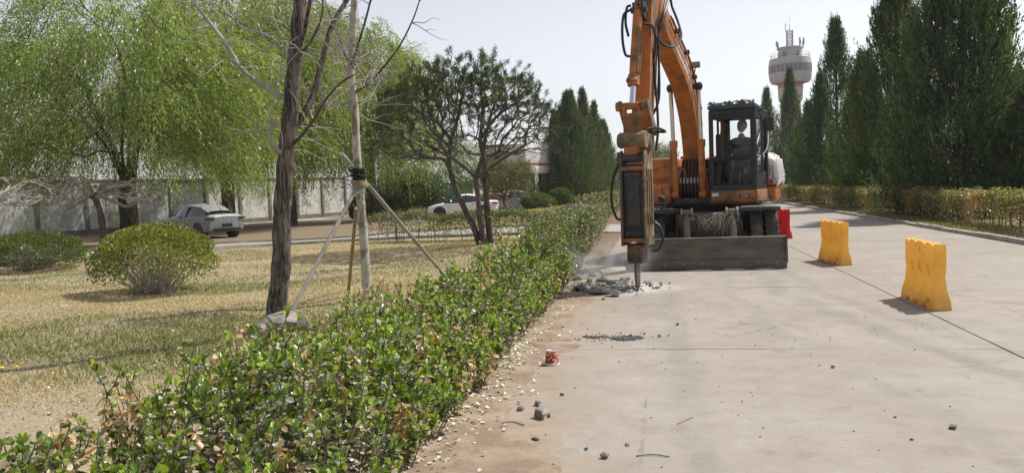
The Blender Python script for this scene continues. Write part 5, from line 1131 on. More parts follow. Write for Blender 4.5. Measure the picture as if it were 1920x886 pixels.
limbs1 = [([(547, 188, Y1), (525, 180, Y1 - .05), (490, 158, Y1 - .15), (452, 128, Y1 - .25), (425, 85, Y1 - .35), (395, 45, Y1 - .4), (352, -12, Y1 - .5), (320, -70, Y1 - .55)], .034, .014),
    ([(541, 262, Y1), (556, 235, Y1 + .1), (585, 185, Y1 + .25), (603, 120, Y1 + .4), (622, 50, Y1 + .55), (660, -15, Y1 + .7), (690, -70, Y1 + .8)], .045, .022),
    ([(542, 275, Y1), (562, 258, Y1 - .05), (588, 225, Y1 - .15), (612, 185, Y1 - .2), (640, 155, Y1 - .25), (665, 140, Y1 - .3)], .022, .008),
    ([(540, 292, Y1), (522, 282, Y1 - .1), (508, 262, Y1 - .15), (511, 235, Y1 - .2), (522, 222, Y1 - .2)], .024, .015),
    ([(509, 262, Y1 - .15), (508, 225, Y1 - .2), (517, 170, Y1 - .2), (528, 120, Y1 - .25), (533, 60, Y1 - .3)], .012, .005),
    ([(553, 110, Y1), (570, 60, Y1 - .15), (580, 10, Y1 - .25), (588, -50, Y1 - .3)], .028, .016),
    ([(545, 105, Y1), (520, 85, Y1 + .2), (480, 60, Y1 + .4), (430, 30, Y1 + .5), (380, 8, Y1 + .6)], .010, .004),
    ([(566, 100, Y1), (590, 65, Y1 - .2), (605, 20, Y1 - .3), (600, -40, Y1 - .4)], .014, .008),
    ([(545, 60, Y1), (525, 40, Y1 + .1), (500, 10, Y1 + .2), (485, -30, Y1 + .2)], .012, .007),
    ([(447, 125, Y1 - .25), (470, 103, Y1 - .35), (505, 88, Y1 - .4), (530, 78, Y1 - .45), (552, 85, Y1 - .45), (566, 100, Y1 - .4)], .010, .006),
    ([(395, 50, Y1 - .4), (370, 55, Y1 - .45), (330, 52, Y1 - .5)], .007, .004)]
paths1 = []
for k, (pts, r0, r1) in enumerate(limbs1):
    m = MB(); paths1.append(limb(m, rel(pts, O1), r0, r1)); m.build('limb', M['bark_dark' if k in (1, 5) else 'twig_dark' if k in (2, 6, 7, 8) else 'twig_grey'], t1)
m = MB()
for k, p in enumerate(paths1): twigs(m, p, (14, 16, 9, 4, 4, 8, 6, 5, 5, 5, 2)[k], .55, .0075, .15, k + 1)
for k in range(16):
    g_ = random.Random(300 + k); i = g_.randint(int(L * .45), L - 8); a = g_.uniform(0, 6.28); p = Vector(c[i]); pts = [p]; d = Vector((math.cos(a), math.sin(a), .25))
    for s in range(5): d = (d + Vector((g_.uniform(-.4, .4), g_.uniform(-.4, .4), g_.uniform(-.55, .25)))).normalized(); pts.append(pts[-1] + d * g_.uniform(.1, .22))
    m.tube(curve(pts, 3), [.008 * (1 - .7 * j / 15) for j in range(16)], 5, caps=False)
m.build('twigs', M['twig_grey'], t1, kind='stuff')
for k, (dx, dy, r) in enumerate(((.10, -.28, .22), (.28, -.12, .15), (-.02, -.42, .12))):
    stone_thing('rock', -4.05 + dx, 8.12 + dy, r, ('large pale grey rock at the foot of the dark-barked tree', 'smaller rock right of the dark trunk, by the pole foot', 'low flat rock in front of the dark trunk')[k], 'rock', 'rock', 90 + k, 'rocks at the foot of the bare tree', z=float(hz(-4.05 + dx, 8.12 + dy)) + r * .35)

# ---- pale flaking-bark tree held by three poles
Y2 = 10.75
t2 = thing('young_tree', 'slim bare tree with pale flaking bark held up by three poles', 'tree', (at(690, 562, Y2).x, Y2, float(hz(-4.0, Y2)) - .03)); O2 = Vector(t2.location)
mb = MB(); c = curve(rel([(690, 572, Y2), (687, 520, Y2), (680, 420, Y2), (673, 340, Y2), (668, 270, Y2), (665, 200, Y2), (658, 140, Y2), (661, 70, Y2), (664, 0, Y2), (668, -90, Y2)], O2), 6); L2 = len(c)
mb.tube(c, [.068 * (1 - .40 * i / L2) + .010 * math.exp(-i / 2) + .002 * math.sin(i * 2.1) for i in range(L2)], 16); mb.build('trunk', M['bark_pale'], t2)
limbs2 = [([(662, 175, Y2), (690, 158, Y2 - .1), (720, 125, Y2 - .2), (750, 85, Y2 - .3), (775, 35, Y2 - .4), (790, -10, Y2 - .4)], .020, .008),
    ([(659, 135, Y2), (668, 95, Y2 - .1), (682, 50, Y2 - .15), (695, 0, Y2 - .2), (705, -50, Y2 - .2)], .022, .012),
    ([(656, 128, Y2), (645, 95, Y2 + .1), (632, 55, Y2 + .2), (612, 10, Y2 + .3), (598, -40, Y2 + .3)], .022, .012),
    ([(664, 190, Y2), (645, 200, Y2 - .2), (610, 196, Y2 - .4), (575, 197, Y2 - .5)], .010, .005),
    ([(663, 160, Y2), (680, 150, Y2 - .3), (700, 158, Y2 - .4), (715, 140, Y2 - .45)], .010, .006),
    ([(660, 150, Y2), (640, 120, Y2 - .2), (615, 95, Y2 - .3), (590, 60, Y2 - .4)], .011, .005)]
m = MB(); m2 = MB()
for k, (pts, r0, r1) in enumerate(limbs2):
    mm = MB(); p = limb(mm, rel(pts, O2), r0, r1, 8); mm.build('limb', M['twig_dark' if k < 3 else 'twig_grey'], t2); twigs(m, p, 13, .7, .0075, .2, 40 + k)
for k in range(10): twigs(m, c[int(L2 * .55):], 2, .9, .008, -.05, 70 + k, 0)
m.build('twigs', M['twig_grey'], t2, kind='stuff')
n_ = 130; yy = rng.uniform(0, 1.0, n_); P_ = np.array([tuple(Vector(c[min(int(t * 22), L2 - 1)])) for t in yy]) + rng.normal(0, .14, (n_, 3)) * (1, 1, .3)
link('shoots', leaf_mesh('shoots', P_, leaf_dirs(n_), rng.uniform(.03, .06, n_), .025, colmix(n_, [(.16, .25, .04), (.10, .17, .03)], [1, 1])), M['leaf'], t2, kind='stuff')
# wrapping and poles
zk = at(673, 335, Y2); m = MB()
for k in range(7): m.lathe([(.085 + .012 * math.sin(k * 2.1), 0), (.105 + .01 * math.sin(k * 3), .018), (.085, .036)], 14, c=(0, 0, k * .033), closed=False)
for k in range(14): g_ = random.Random(k); a = g_.uniform(0, 6.3); m.tube([(.09 * math.cos(a), .09 * math.sin(a), g_.uniform(.03, .24)), (.14 * math.cos(a + .3), .14 * math.sin(a + .3), g_.uniform(.1, .3))], .008, 4)
o = m.build('tree_wrapping', M['black_cloth'], None); o.location = zk - Vector((0, 0, .08)); tag(o, 'black cloth strips wrapped round the pale trunk where the poles meet', 'wrapping')
m = MB()
for k in range(6): m.lathe([(.112, 0), (.122, .008), (.112, .016)], 18, c=(.01 * math.sin(k), .01, k * .018))
o = m.build('tie_rope', M['straw'], None); o.location = zk - Vector((0, 0, .13)); tag(o, 'pale rope tying the support poles to the trunk', 'rope')
def pole(label, a, b, r, mat, knots=8):
    a = Vector(a); b = Vector(b); mm = MB(); pts = [a + (b - a) * i / (knots * 3) for i in range(knots * 3 + 1)]
    mm.tube(pts, [r * (1.0 + (.10 if i % 3 == 0 else 0)) * (1 - .12 * i / len(pts)) for i in range(len(pts))], 10); o = mm.build('support_pole', M[mat], None, 60); tag(o, label, 'pole', 'poles propping the pale tree'); return o
pole('long grey pole slanting down to the right into the hedge', at(640, 288, Y2 - .28), Vector((-3.45, 12.9, .0)), .030, 'bamboo', 3)
pole('grey bamboo pole slanting down to the left towards the rocks', at(672, 345, Y2 - .02), at(548, 582, 9.55), .030, 'bamboo', 9)
pole('short tan pole standing nearly upright behind the pale trunk', at(668, 390, Y2 + .25), Vector((-4.75, 11.75, .0)), .027, 'bamboo_tan', 6)

# ---- three-stemmed pine with a flat dome crown
Y3 = 19.55; O3 = Vector((-4.22, Y3, float(hz(-4.22, Y3)) - .04))
pine = thing('pine_tree', 'dark pine with three leaning stems and a wide flat-domed crown', 'tree', O3)
ch3 = [[(905, 470, Y3), (888, 425, Y3), (868, 385, Y3), (848, 335, Y3), (842, 300, Y3), (846, 262, Y3)], [(912, 470, Y3 - .1), (903, 430, Y3 - .1), (897, 380, Y3 - .1), (892, 332, Y3 - .1)], [(921, 470, Y3 + .15), (916, 420, Y3 + .15), (911, 360, Y3 + .15), (908, 310, Y3 + .2), (900, 262, Y3 + .3)]]
main = [([(892, 332, Y3 - .1), (870, 312, Y3 - .2), (845, 295, Y3 - .4), (800, 272, Y3 - .7)]), ([(892, 332, Y3 - .1), (915, 318, Y3 - .3), (945, 296, Y3 - .5), (985, 272, Y3 - .8)]), ([(846, 262, Y3), (820, 230, Y3 + .3), (780, 205, Y3 + .6)]), ([(846, 262, Y3), (860, 215, Y3), (870, 160, Y3 - .2)]), ([(900, 262, Y3 + .3), (930, 220, Y3 + .5), (970, 190, Y3 + .9)]), ([(900, 262, Y3 + .3), (905, 210, Y3 + .6), (900, 150, Y3 + .4)]), ([(892, 332, Y3 - .1), (905, 290, Y3 - .5), (915, 235, Y3 - 1.0)])]
mb = MB()
for pts in ch3:
    p = curve(rel(pts, O3), 4); mb.tube(p, [.086 * (1 - .42 * i / len(p)) + .02 * math.exp(-i / 2) + .006 * math.sin(i * 1.3) for i in range(len(p))], 12); 
mb.build('trunk', M['bark_pine'], pine)
chains = []; cnt = 0
for pts in ch3 + main:
    p = [npv(v) for v in curve(rel(pts, O3), 3)]
    if not chains: chains.append((p, -1)); cnt += len(p); allp = list(p); continue
    k = int(np.argmin([np.linalg.norm(a - p[0]) for a in allp])); chains.append((p, k)); allp += p
cc = at(872, 235, Y3) - O3
N_ = 1750; th = rng.uniform(0, 2 * np.pi, N_); rr = np.sqrt(rng.random(N_)); X_ = rr * 2.3 * np.cos(th); Yx = rr * 2.15 * np.sin(th)
roof = 1.68 * np.clip(1 - (rr * .98) ** 2.3, 0, 1) ** .62 * (1 + .10 * np.sin(th * 5 + 1) + .07 * np.sin(th * 11)); floor_ = -.30 - .25 * rr + .35 * rng.random(N_); tt = rng.random(N_) ** .45; Zz = floor_ + (roof - floor_) * tt
lump = .07 * np.sin(X_ * 3.6 + 2.2) * np.sin(Yx * 3.1) + .09 * np.sin(X_ * 7.3 + 2.4)
pts = np.c_[X_ + cc.x, Yx + cc.y, Zz + lump + cc.z - .05]
N2 = 520; th = rng.uniform(0, 2 * np.pi, N2); rr = .35 + .72 * rng.random(N2) ** .7; sk_ = np.c_[rr * 2.35 * np.cos(th) + cc.x, rr * 2.2 * np.sin(th) + cc.y, -.75 + .75 * rng.random(N2) - .1 * rr + cc.z]
npts = len(pts); pts = np.concatenate([pts, sk_])
Nn, par, rd, chd = grow(chains, pts, .45, .10, .0065, 2.5)
mb = MB(); nf = sum(len(p) for p, _ in chains); rd = np.minimum(rd, .055)
for st_ in range(len(ch3), len(chains)):
    i0 = sum(len(p) for p, _ in chains[:st_])
    path = [Nn[i0 + j] for j in range(len(chains[st_][0]))]; mb.tube(path, [.052 * (1 - .5 * j / len(path)) for j in range(len(path))], 7)
for i in range(nf, len(Nn)):
    pa_ = par[i]; mb.tube([Nn[pa_], Nn[i]], [min(rd[pa_], rd[i] * 1.3), rd[i]], 5, caps=False)
mb.build('branches', M['twig_dark'], pine)
# needle tufts at the branch ends, denser above
tips = np.array([i for i in range(nf, len(Nn)) if not chd[i]]); tp = Nn[tips]; hgt = (tp[:, 2] - cc.z); keep = rng.random(len(tips)) < np.clip(.42 + .60 * (hgt + .1), .0, .95); tp = tp[keep]
pdir = norm(tp - Nn[par[tips[keep]]]); pdir[:, 2] += .7; pdir = norm(pdir)
KN = 52; P_ = np.repeat(tp, KN, 0) + np.repeat(pdir, KN, 0) * (rng.random((len(tp) * KN, 1)) * .16 - .08); D_ = norm(np.repeat(pdir, KN, 0) * .7 + rng.normal(0, .75, (len(tp) * KN, 3)))
tc = np.repeat(colmix(len(tp), [(.035, .06, .022), (.05, .085, .026), (.11, .15, .035)], [3, 3, 1.4]), KN, 0)
link('crown', leaf_mesh('crown', P_, D_, rng.uniform(.08, .14, len(P_)), .012, tc * rng.uniform(.8, 1.2, (len(P_), 1))), M['leaf_dark'], pine, kind='stuff')
# cones and dead spurs
m = MB(); g_ = random.Random(8)
for k in range(150): p = Vector(Nn[g_.randint(nf, len(Nn) - 1)]) + Vector((g_.uniform(-.05, .05), g_.uniform(-.05, .05), 0)); m.blob(p, (.022, .022, .03), 1, .2, k)
m.build('cones', M['twig_dark'], pine, kind='stuff')

# ---- willows
def willow(label, px, Y, H, rx, ry, tr, nb, nleaf, droop, seed, cols, w, lean=(0, 0), asym=(0, 0), wid=.028):
    global rng
    rng = np.random.default_rng(seed)
    X = at(px, 400, Y).x; z0 = float(hz(X, Y)) - .05; t = thing('willow_tree', label, 'tree', (X, Y, z0), 0, 'willows in front of the perimeter wall')
    fork = H * .23; base = [npv((0, 0, 0)), npv((.03, .02, fork * .5)), npv((lean[0] * .3, lean[1] * .3, fork))]
    chains = [(base, -1)]; n0 = 3; tot = 3
    nl = 8
    for k in range(nl):
        a = 2 * math.pi * k / nl + rng.uniform(-.3, .3); s = rng.uniform(.45, .75); top = npv((asym[0] + math.cos(a) * rx * s, asym[1] + math.sin(a) * ry * s, H * rng.uniform(.62, .85)))
        p = [base[2] + (top - base[2]) * u + npv((0, 0, H * .10 * math.sin(u * math.pi))) + rng.normal(0, .10, 3) for u in (.2, .4, .6, .8, 1.)]; chains.append((p, 2)); tot += 5
    pts = dome(nb, (asym[0], asym[1], H * .58), (rx, ry, H * .44), -.75, .30)
    Nn, par, rd, chd = grow(chains, pts, .30, .12, .011, 2.35)
    rd = rd * min(1, tr / max(rd[1], 1e-3)); rd[0] = tr * 1.25; rd[1] = tr; rd[2] = tr * .98; rd = np.maximum(rd, .009)
    mb = MB(); mb.tube([Nn[0] - npv((0, 0, .1)), Nn[0], Nn[1], Nn[2], Nn[2] + npv((0, 0, .25))], [tr * 1.5, tr * 1.25, tr, tr * 1.02, tr * .6], 14); mb.build('trunk', M['bark_willow'], t)
    mb = MB(); branch_mesh(mb, Nn, par, np.where(np.arange(len(rd)) < 3, rd, np.minimum(rd, tr * .45)), chd, 2); mb.build('branches', M['bark_willow'], t)
    # hanging or spreading shoots carry the leaves
    tips = np.array([i for i in range(n0, len(Nn)) if len(chd[i]) <= 1 and Nn[i][2] > H * .22]); ns = nleaf // 16; src = Nn[rng.choice(tips, ns)] + rng.normal(0, .26, (ns, 3))
    out = norm((src - npv((asym[0], asym[1], H * .5))) * (1, 1, .3) + rng.normal(0, .6, (ns, 3))); Ls = rng.uniform(.5, 1.15, ns) * (1 + .9 * droop)
    k = np.arange(16) / 15.; u = np.repeat(k[None], ns, 0)[:, :, None]
    pos = src[:, None] + out[:, None] * Ls[:, None, None] * u * (1 - .45 * droop * u) - npv((0, 0, 1))[None, None] * Ls[:, None, None] * droop * u ** 1.7 * .9
    tang = norm(out[:, None] * (1 - droop * u * .8) - npv((0, 0, 1)) * droop * 1.4 * u); pos = pos.reshape(-1, 3) + rng.normal(0, .035, (ns * 16, 3)); tang = tang.reshape(-1, 3) + rng.normal(0, .34, (ns * 16, 3))
    cl = np.repeat(colmix(ns, cols, w, .16), 16, 0) * rng.uniform(.8, 1.2, (ns * 16, 1)); ok = pos[:, 2] > .9
    link('crown', leaf_mesh('crown', pos[ok], tang[ok], rng.uniform(.10, .20, ok.sum()) * (.7 + wid * 9), wid * .95, cl[ok]), M['leaf_far'], t, kind='stuff')
    return t
WC = [(.19, .275, .045), (.26, .34, .07), (.10, .16, .032), (.33, .38, .11)]
willow('huge spreading willow with thick dark trunk behind the round shrub', 240, 27.5, 9.6, 6.2, 5.0, .33, 800, 160000, .75, 11, WC, [3, 3, 2, 1], wid=.038)
willow('bright green willow rising directly behind the camouflaged car', 428, 42.0, 14.5, 6.2, 5.0, .36, 520, 125000, .95, 12, WC, [3, 4, 2, 1], asym=(.8, 0), wid=.055)
willow('weeping willow with long hanging shoots left of the pale tree', 545, 47.0, 15.0, 5.6, 5.0, .32, 420, 100000, 1.3, 13, WC, [2, 4, 1, 2], wid=.06)
willow('weeping willow behind the pale tree, dark trunk between dark ball shrubs', 697, 52.0, 13.4, 5.4, 4.6, .38, 400, 95000, 1.2, 14, WC, [2, 4, 1, 2], asym=(-.6, 0), wid=.062)
willow('loose yellow-green tree at the far left edge beyond the wall', 20, 58.0, 11.0, 7.0, 5.0, .3, 260, 26000, .3, 15, [(.20, .23, .08), (.16, .20, .06)], [1, 1], wid=.045)
willow('leafy light green tree between the willows and the pine', 800, 62.0, 7.4, 4.5, 4.0, .25, 260, 50000, .5, 16, [(.13, .19, .04), (.09, .14, .03), (.17, .23, .05)], [1, 1, 1], wid=.045)
rng = np.random.default_rng(21)
# ---- small olive-green tree behind the pine with its own props
def bushy(name, label, cat, px, Y, H, r, tr, nleaf, cols, w, zc=.62, group=None, size=(.06, .11), lw=.05, mat='leaf_far', flat=.38, wood='bark_pine', low=-.6):
    X = at(px, 390, Y).x; z0 = float(hz(X, Y)) - .04; t = thing(name, label, cat, (X, Y, z0), 0, group)
    chains = [([npv((0, 0, 0)), npv((.02, 0, H * .16)), npv((0, .03, H * .3))], -1)]; pts = dome(260, (0, 0, H * zc), (r, r * .9, H * flat), low, .3)
    Nn, par, rd, chd = grow(chains, pts, .35, .1, .008, 2.4); rd = np.maximum(rd * min(1, tr / rd[1]), .007); rd[0] = tr * 1.15
    mb = MB(); branch_mesh(mb, Nn, par, rd, chd, 0); mb.build('trunk', M[wood], t)
    tips = Nn[[i for i in range(3, len(Nn)) if len(chd[i]) <= 1]]; p = tips[rng.integers(0, len(tips), nleaf)] + rng.normal(0, .14, (nleaf, 3)) * (r / 1.6)
    link('crown', leaf_mesh('crown', p, leaf_dirs(nleaf), rng.uniform(*size, nleaf), lw, colmix(nleaf, cols, w, .2)), M[mat], t, kind='stuff'); return t
bushy('small_tree', 'small olive-green bushy tree behind the pine stems', 'tree', 945, 44, 3.5, 1.9, .07, 16000, [(.12, .15, .045), (.08, .11, .03), (.16, .17, .07)], [2, 2, 1], .60)
for k, (dx, dy) in enumerate(((-.35, -.5), (.75, -.3), (.35, .6))):
    X = at(962, 390, 44).x; z0 = float(hz(X, 44)); mm = MB(); mm.cyl((X + dx, 44 + dy, z0 - .1), (X + .12 - dx * .1, 44, z0 + 1.35), .035, n=8)
    tag(mm.build('support_pole', M['bamboo'], None), 'thin pale prop pole at the foot of the small olive-green tree', 'pole', 'props of the small olive tree')
bushy('leafy_shrub', 'tall dark green shrub left of the white car bonnet', 'shrub', 792, 57, 3.4, 2.0, .06, 14000, [(.05, .09, .025), (.08, .13, .03)], [1, 1], .52, flat=.5, low=-.9, size=(.10, .16), lw=.07)
bushy('leafy_shrub', 'light green shrub in front of the blue fence', 'shrub', 745, 61, 3.2, 1.8, .06, 12000, [(.12, .18, .04), (.09, .14, .03)], [1, 1], .55, flat=.5, low=-.9, size=(.10, .16), lw=.07)
for k, (px, Y, H, r, lab) in enumerate(((1238, 150, 9.0, 3.4, 'pale feathery tree far down the road behind the excavator boom'), (1170, 190, 8.0, 4.0, 'faint far tree at the end of the road left of the breaker'), (1215, 210, 7.0, 5.0, 'faint low tree on the horizon behind the excavator'))):
    bushy('distant_tree', lab, 'tree', px, Y, H, r, .15, 7000, [(.16, .19, .08), (.20, .22, .10)], [1, 1], .6, None, (.22, .4), .16)

# ---- contorted bare trees
def contorted(label, px, Y, H, R, seed, n=13, px_off=0.):
    g_ = random.Random(seed); X = at(px, 430, Y).x; t = thing('contorted_tree', label, 'tree', (X, Y, float(hz(X, Y)) - .04), 0, 'contorted bare trees')
    mb = MB(); tp = Vector((-.28 * H / 1.9, 0, H)); c = curve([(0, 0, 0), (-.06, .03, H * .35), (-.10, 0, H * .7), tp], 5); mb.tube(c, [.12 * (1 - .25 * i / len(c)) + .015 * math.sin(i) for i in range(len(c))], 10); mb.blob(tp, (.17, .15, .16), 2, .3, seed); mb.build('trunk', M['bark_pine'], t)
    mb = MB()
    def wander(p, a, L, r, lev):
        pts = [p]; z = p.z; seg = max(4, int(L / .17)); d = a; tilt = g_.uniform(-.1, .6)
        for s in range(seg):
            d += g_.uniform(-.55, .55); tilt += g_.uniform(-.42, .42) - (pts[-1].z - tp.z - .10) * .55; tilt = max(-.9, min(.9, tilt)); pts.append(pts[-1] + Vector((math.cos(d) * math.cos(tilt), math.sin(d) * math.cos(tilt), math.sin(tilt))) * L / seg); d += (a - d) * .35
        cc_ = curve(pts, 2); mb.tube(cc_, [max(.008, r * (1 - .65 * i / len(cc_))) for i in range(len(cc_))], 6, caps=False)
        if lev < 3:
            for _ in range((4, 2, 1)[lev]):
                i = g_.randint(1, len(pts) - 1); wander(pts[i], a + g_.uniform(-1.2, 1.2), L * g_.uniform(.3, .6), r * .55, lev + 1)
    for k in range(n): wander(tp, 2 * math.pi * k / n + g_.uniform(-.3, .3), R * g_.uniform(.6, 1.0), .062, 0)
    mb.build('branches', M['twig_grey'], t); return t
contorted('contorted bare tree with knobbly trunk in front of the grey-white wall', 195, 24.5, 1.85, 3.2, 4, 9)
contorted('contorted bare branches reaching in from the left edge, trunk out of view', -45, 18.0, 1.60, 2.1, 9, 10)

# ---- junipers
JC = [(.058, .10, .043), (.085, .14, .05), (.16, .21, .065), (.04, .064, .034)]
def juniper_mesh(seed, n=26000, brown=0., loose=.0, ex=.8):
    """unit juniper: height 1, radius ~.5 at the base"""
    r_ = np.random.default_rng(seed)
    # upward-pointing sprays leaving the axis
    ns = n // 22; h = r_.random(ns) ** 1.25 * .97 + .01; a = r_.uniform(0, 2 * np.pi, ns)
    lump = 1 + .17 * np.sin(a * 3 + h * 11 + seed) + .14 * np.sin(a * 5 - h * 21) + .12 * np.sin(h * 47 + a * 2) + .10 * np.sin(a * 9 + h * 33)
    Rm = .5 * (1 - h) ** ex * np.minimum(1, .62 + h * 3.2) * lump + .012; k = .30 + .73 * r_.random(ns) ** .6 + loose * r_.random(ns) * .25
    rad = Rm * k; base = np.c_[rad * np.cos(a), rad * np.sin(a), h]
    up = .55 + .9 * h; d = norm(np.c_[np.cos(a) * .95, np.sin(a) * .95, up] + r_.normal(0, .32, (ns, 3)))
    L = (.035 + .045 * (1 - h)) * r_.uniform(.6, 1.9, ns)
    u = r_.random((ns, 22, 1)); pos = base[:, None] + d[:, None] * L[:, None, None] * (u * 1.6 - .6) + r_.normal(0, 1, (ns, 22, 3)) * (.011 * (1.2 - u)); D = norm(d[:, None] + r_.normal(0, .42, (ns, 22, 3)))
    c = np.repeat(colmix(ns, JC, [3, 3, 1.2, 2], .2), 22, 0)
    if brown: bm_ = np.repeat(r_.random(ns) < brown, 22); c[bm_] = c[bm_] * (0.0) + np.array((.13, .085, .03)) * r_.uniform(.7, 1.3, (bm_.sum(), 1))
    return leaf_mesh('crown', pos.reshape(-1, 3), D.reshape(-1, 3), r_.uniform(.012, .026, ns * 22), .0066, c)
JM = [juniper_mesh(1, 118000, ex=.74), juniper_mesh(2, 84000, .05, .5, .85), juniper_mesh(3, 50000, .0, .9, 1.0), juniper_mesh(4, 44000, .5, 0., .95), juniper_mesh(5, 46000, .0, .2, 1.05)]
jt = MB(); jt.tube([(0, 0, -.02), (0, 0, .3), (.01, 0, .6), (0, 0, .95)], [.03, .024, .014, .003], 8)
jg = random.Random(2)
for k in range(90): a = jg.uniform(0, 6.28); h = jg.uniform(.03, .8); R__ = .40 * (1 - h) ** .75; jt.tube([(0, 0, h), (math.cos(a) * R__ * .5, math.sin(a) * R__ * .5, h + .04), (math.cos(a) * R__, math.sin(a) * R__, h + .12 * (1 - h) + .03)], [.006, .004, .0015], 4, caps=False)
jt_o = jt.build('trunk', M['twig_dark'], None); jt_me = jt_o.data; bpy.data.objects.remove(jt_o)
def juniper(label, x, y, H, W, mi, rz, group):
    t = thing('juniper_tree', label, 'tree', (x, y, float(hz(x, y)) - .02), rz, group)
    for nm, me in (('trunk', jt_me), ('crown', JM[mi])):
        o = link(nm, me, None if me.materials else M['leaf_dark'], t); o.scale = (W, W, H)
        if nm == 'crown': o['kind'] = 'stuff'
    return t
RJN = 'junipers along the right side of the road'; LJN = 'junipers along the left side of the road'
def jx(px, Y): return at(px, 380, Y).x
juniper('broadest juniper at the right, nearest the road and the camera', jx(1803, 29.0), 29.0, 10.2, 5.1, 0, .3, RJN)
juniper('juniper close to the right edge, behind the broadest juniper', jx(1935, 27), 27.0, 4.0, 3.2, 1, 2.2, RJN)
juniper('tall juniper touching the left side of the broadest juniper', jx(1682, 38.0), 38.0, 10.6, 4.6, 1, 1.1, RJN)
juniper('loose double-topped juniper in the middle of the right-hand row', jx(1570, 52), 52.0, 10.9, 4.6, 2, .5, RJN)
juniper('shorter juniper leaning into the left flank of the loose double-topped one', jx(1540, 50), 50.0, 7.4, 3.6, 4, 3.5, RJN)
juniper('slim pointed juniper standing directly under the tower platform', jx(1484, 74), 74.0, 10.9, 4.3, 4, 4.1, RJN)
juniper('small far juniper just right of the cab mirror', jx(1441, 96), 96.0, 11.6, 4.4, 2, 2.7, RJN)
juniper('dark juniper filling the gap right of the slim pointed one', jx(1518, 63), 63.0, 7.0, 4.2, 4, 5.0, RJN)
juniper('low juniper between the tall and the loose junipers', jx(1622, 44), 44.0, 7.6, 3.8, 1, 1.9, RJN)
juniper('nearest and darkest juniper of the left-hand row, next to the gatehouse', jx(1072, 64), 64.0, 8.9, 4.8, 1, .2, LJN)
juniper('browning juniper second in the left-hand row', jx(1098, 77), 77.0, 10.6, 4.4, 3, 1.4, LJN)
juniper('green juniper third in the left-hand row', jx(1119, 90), 90.0, 10.6, 5.0, 4, 2.8, LJN)
juniper('farthest juniper of the left-hand row, lowest in outline', jx(1135, 106), 106.0, 9.8, 4.8, 1, 4.4, LJN)
juniper('dark juniper half hidden behind the gatehouse', jx(1048, 70), 70.0, 8.0, 4.4, 1, 3.4, LJN)

# ============================================================ SHRUBS
def ball_shrub(label, x, y, rx, h, n, cols, w, stems=True, seed=0, group=None, tip=None, cat='shrub', lw=(.03, .05), cut=.24, ry=None, mat='leaf', openness=0.):
    r_ = np.random.default_rng(seed); t = thing('round_shrub', label, cat, (x, y, float(hz(x, y)) - .01), 0, group); ry = ry or rx
    m_ = int(n * 1.6); d = norm(r_.normal(size=(m_, 3))); d = d[d[:, 2] > -.55][:n]; m_ = len(d); az = np.arctan2(d[:, 1], d[:, 0])
    lump = 1 + .05 * np.sin(az * 4 + seed) + .05 * np.sin(az * 7 + d[:, 2] * 6) + .04 * np.sin(d[:, 2] * 13 + az * 3); k = lump * (1 - r_.random(m_) ** 2.2 * .28)
    P_ = d * k[:, None] * np.array((rx, ry, h * .58)) + np.array((0, 0, h * .44)); P_[:, 2] = np.where(P_[:, 2] < .05, .05 + r_.random(m_) * .1, P_[:, 2])
    keep = r_.random(m_) > openness * np.clip(1.0 - (P_[:, 2] / h) * 1.45, 0, 1) * 1.6; P_ = P_[keep]; d = d[keep]; m_ = len(P_)
    D = norm(d * .8 + np.array((0, 0, .5)) + r_.normal(0, .55, (m_, 3))); C = colmix(m_, cols, w, .2)
    link('foliage', leaf_mesh('foliage', P_, D, r_.uniform(lw[0], lw[1], m_), lw[1] * .62, C, True), M[mat], t, kind='stuff')
    if stems:
        mb = MB(); g_ = random.Random(seed)
        for s in range(150):
            a = g_.uniform(0, 6.28); b = Vector((math.cos(a) * rx * g_.uniform(.02, .30), math.sin(a) * ry * g_.uniform(.02, .30), 0)); a2 = a + g_.uniform(-.5, .5); el = g_.uniform(.2, 1.45); e = Vector((math.cos(a2) * rx * math.cos(el) * .93, math.sin(a2) * ry * math.cos(el) * .93, h * (.40 + .56 * math.sin(el)))); md = (b + e) / 2 + Vector((math.cos(a) * .05 * rx, math.sin(a) * .05 * rx, -.02 * h)) + Vector((g_.uniform(-.14, .14), g_.uniform(-.14, .14), g_.uniform(-.07, .07))); e = b + (e - b) * g_.uniform(.6, 1.05) + Vector((g_.uniform(-.1, .1), g_.uniform(-.1, .1), 0))
            mb.tube(curve([b, md, e], 4), [.011 - .0011 * i for i in range(9)], 5, caps=False)
        mb.build('stems', M['twig_grey'], t)
    return t
YG = [(.25, .28, .035), (.18, .22, .03), (.11, .15, .025), (.36, .35, .08)]
ball_shrub('large round yellow-green clipped shrub with bare twigs showing at its front', -8.13, 11.85, .93, 1.08, 16000, YG, [3, 3, 2, 1], True, 31, 'clipped shrubs on the lawn', lw=(.028, .05), openness=.8)
ball_shrub('wide green clipped shrub cut by the left edge of the photo', -14.35, 16.4, 1.05, .86, 12000, [(.10, .15, .025), (.14, .19, .03), (.07, .11, .02)], [3, 2, 2], True, 32, 'clipped shrubs on the lawn', lw=(.03, .055), openness=.25)
DG = [(.03, .05, .018), (.045, .07, .022)]
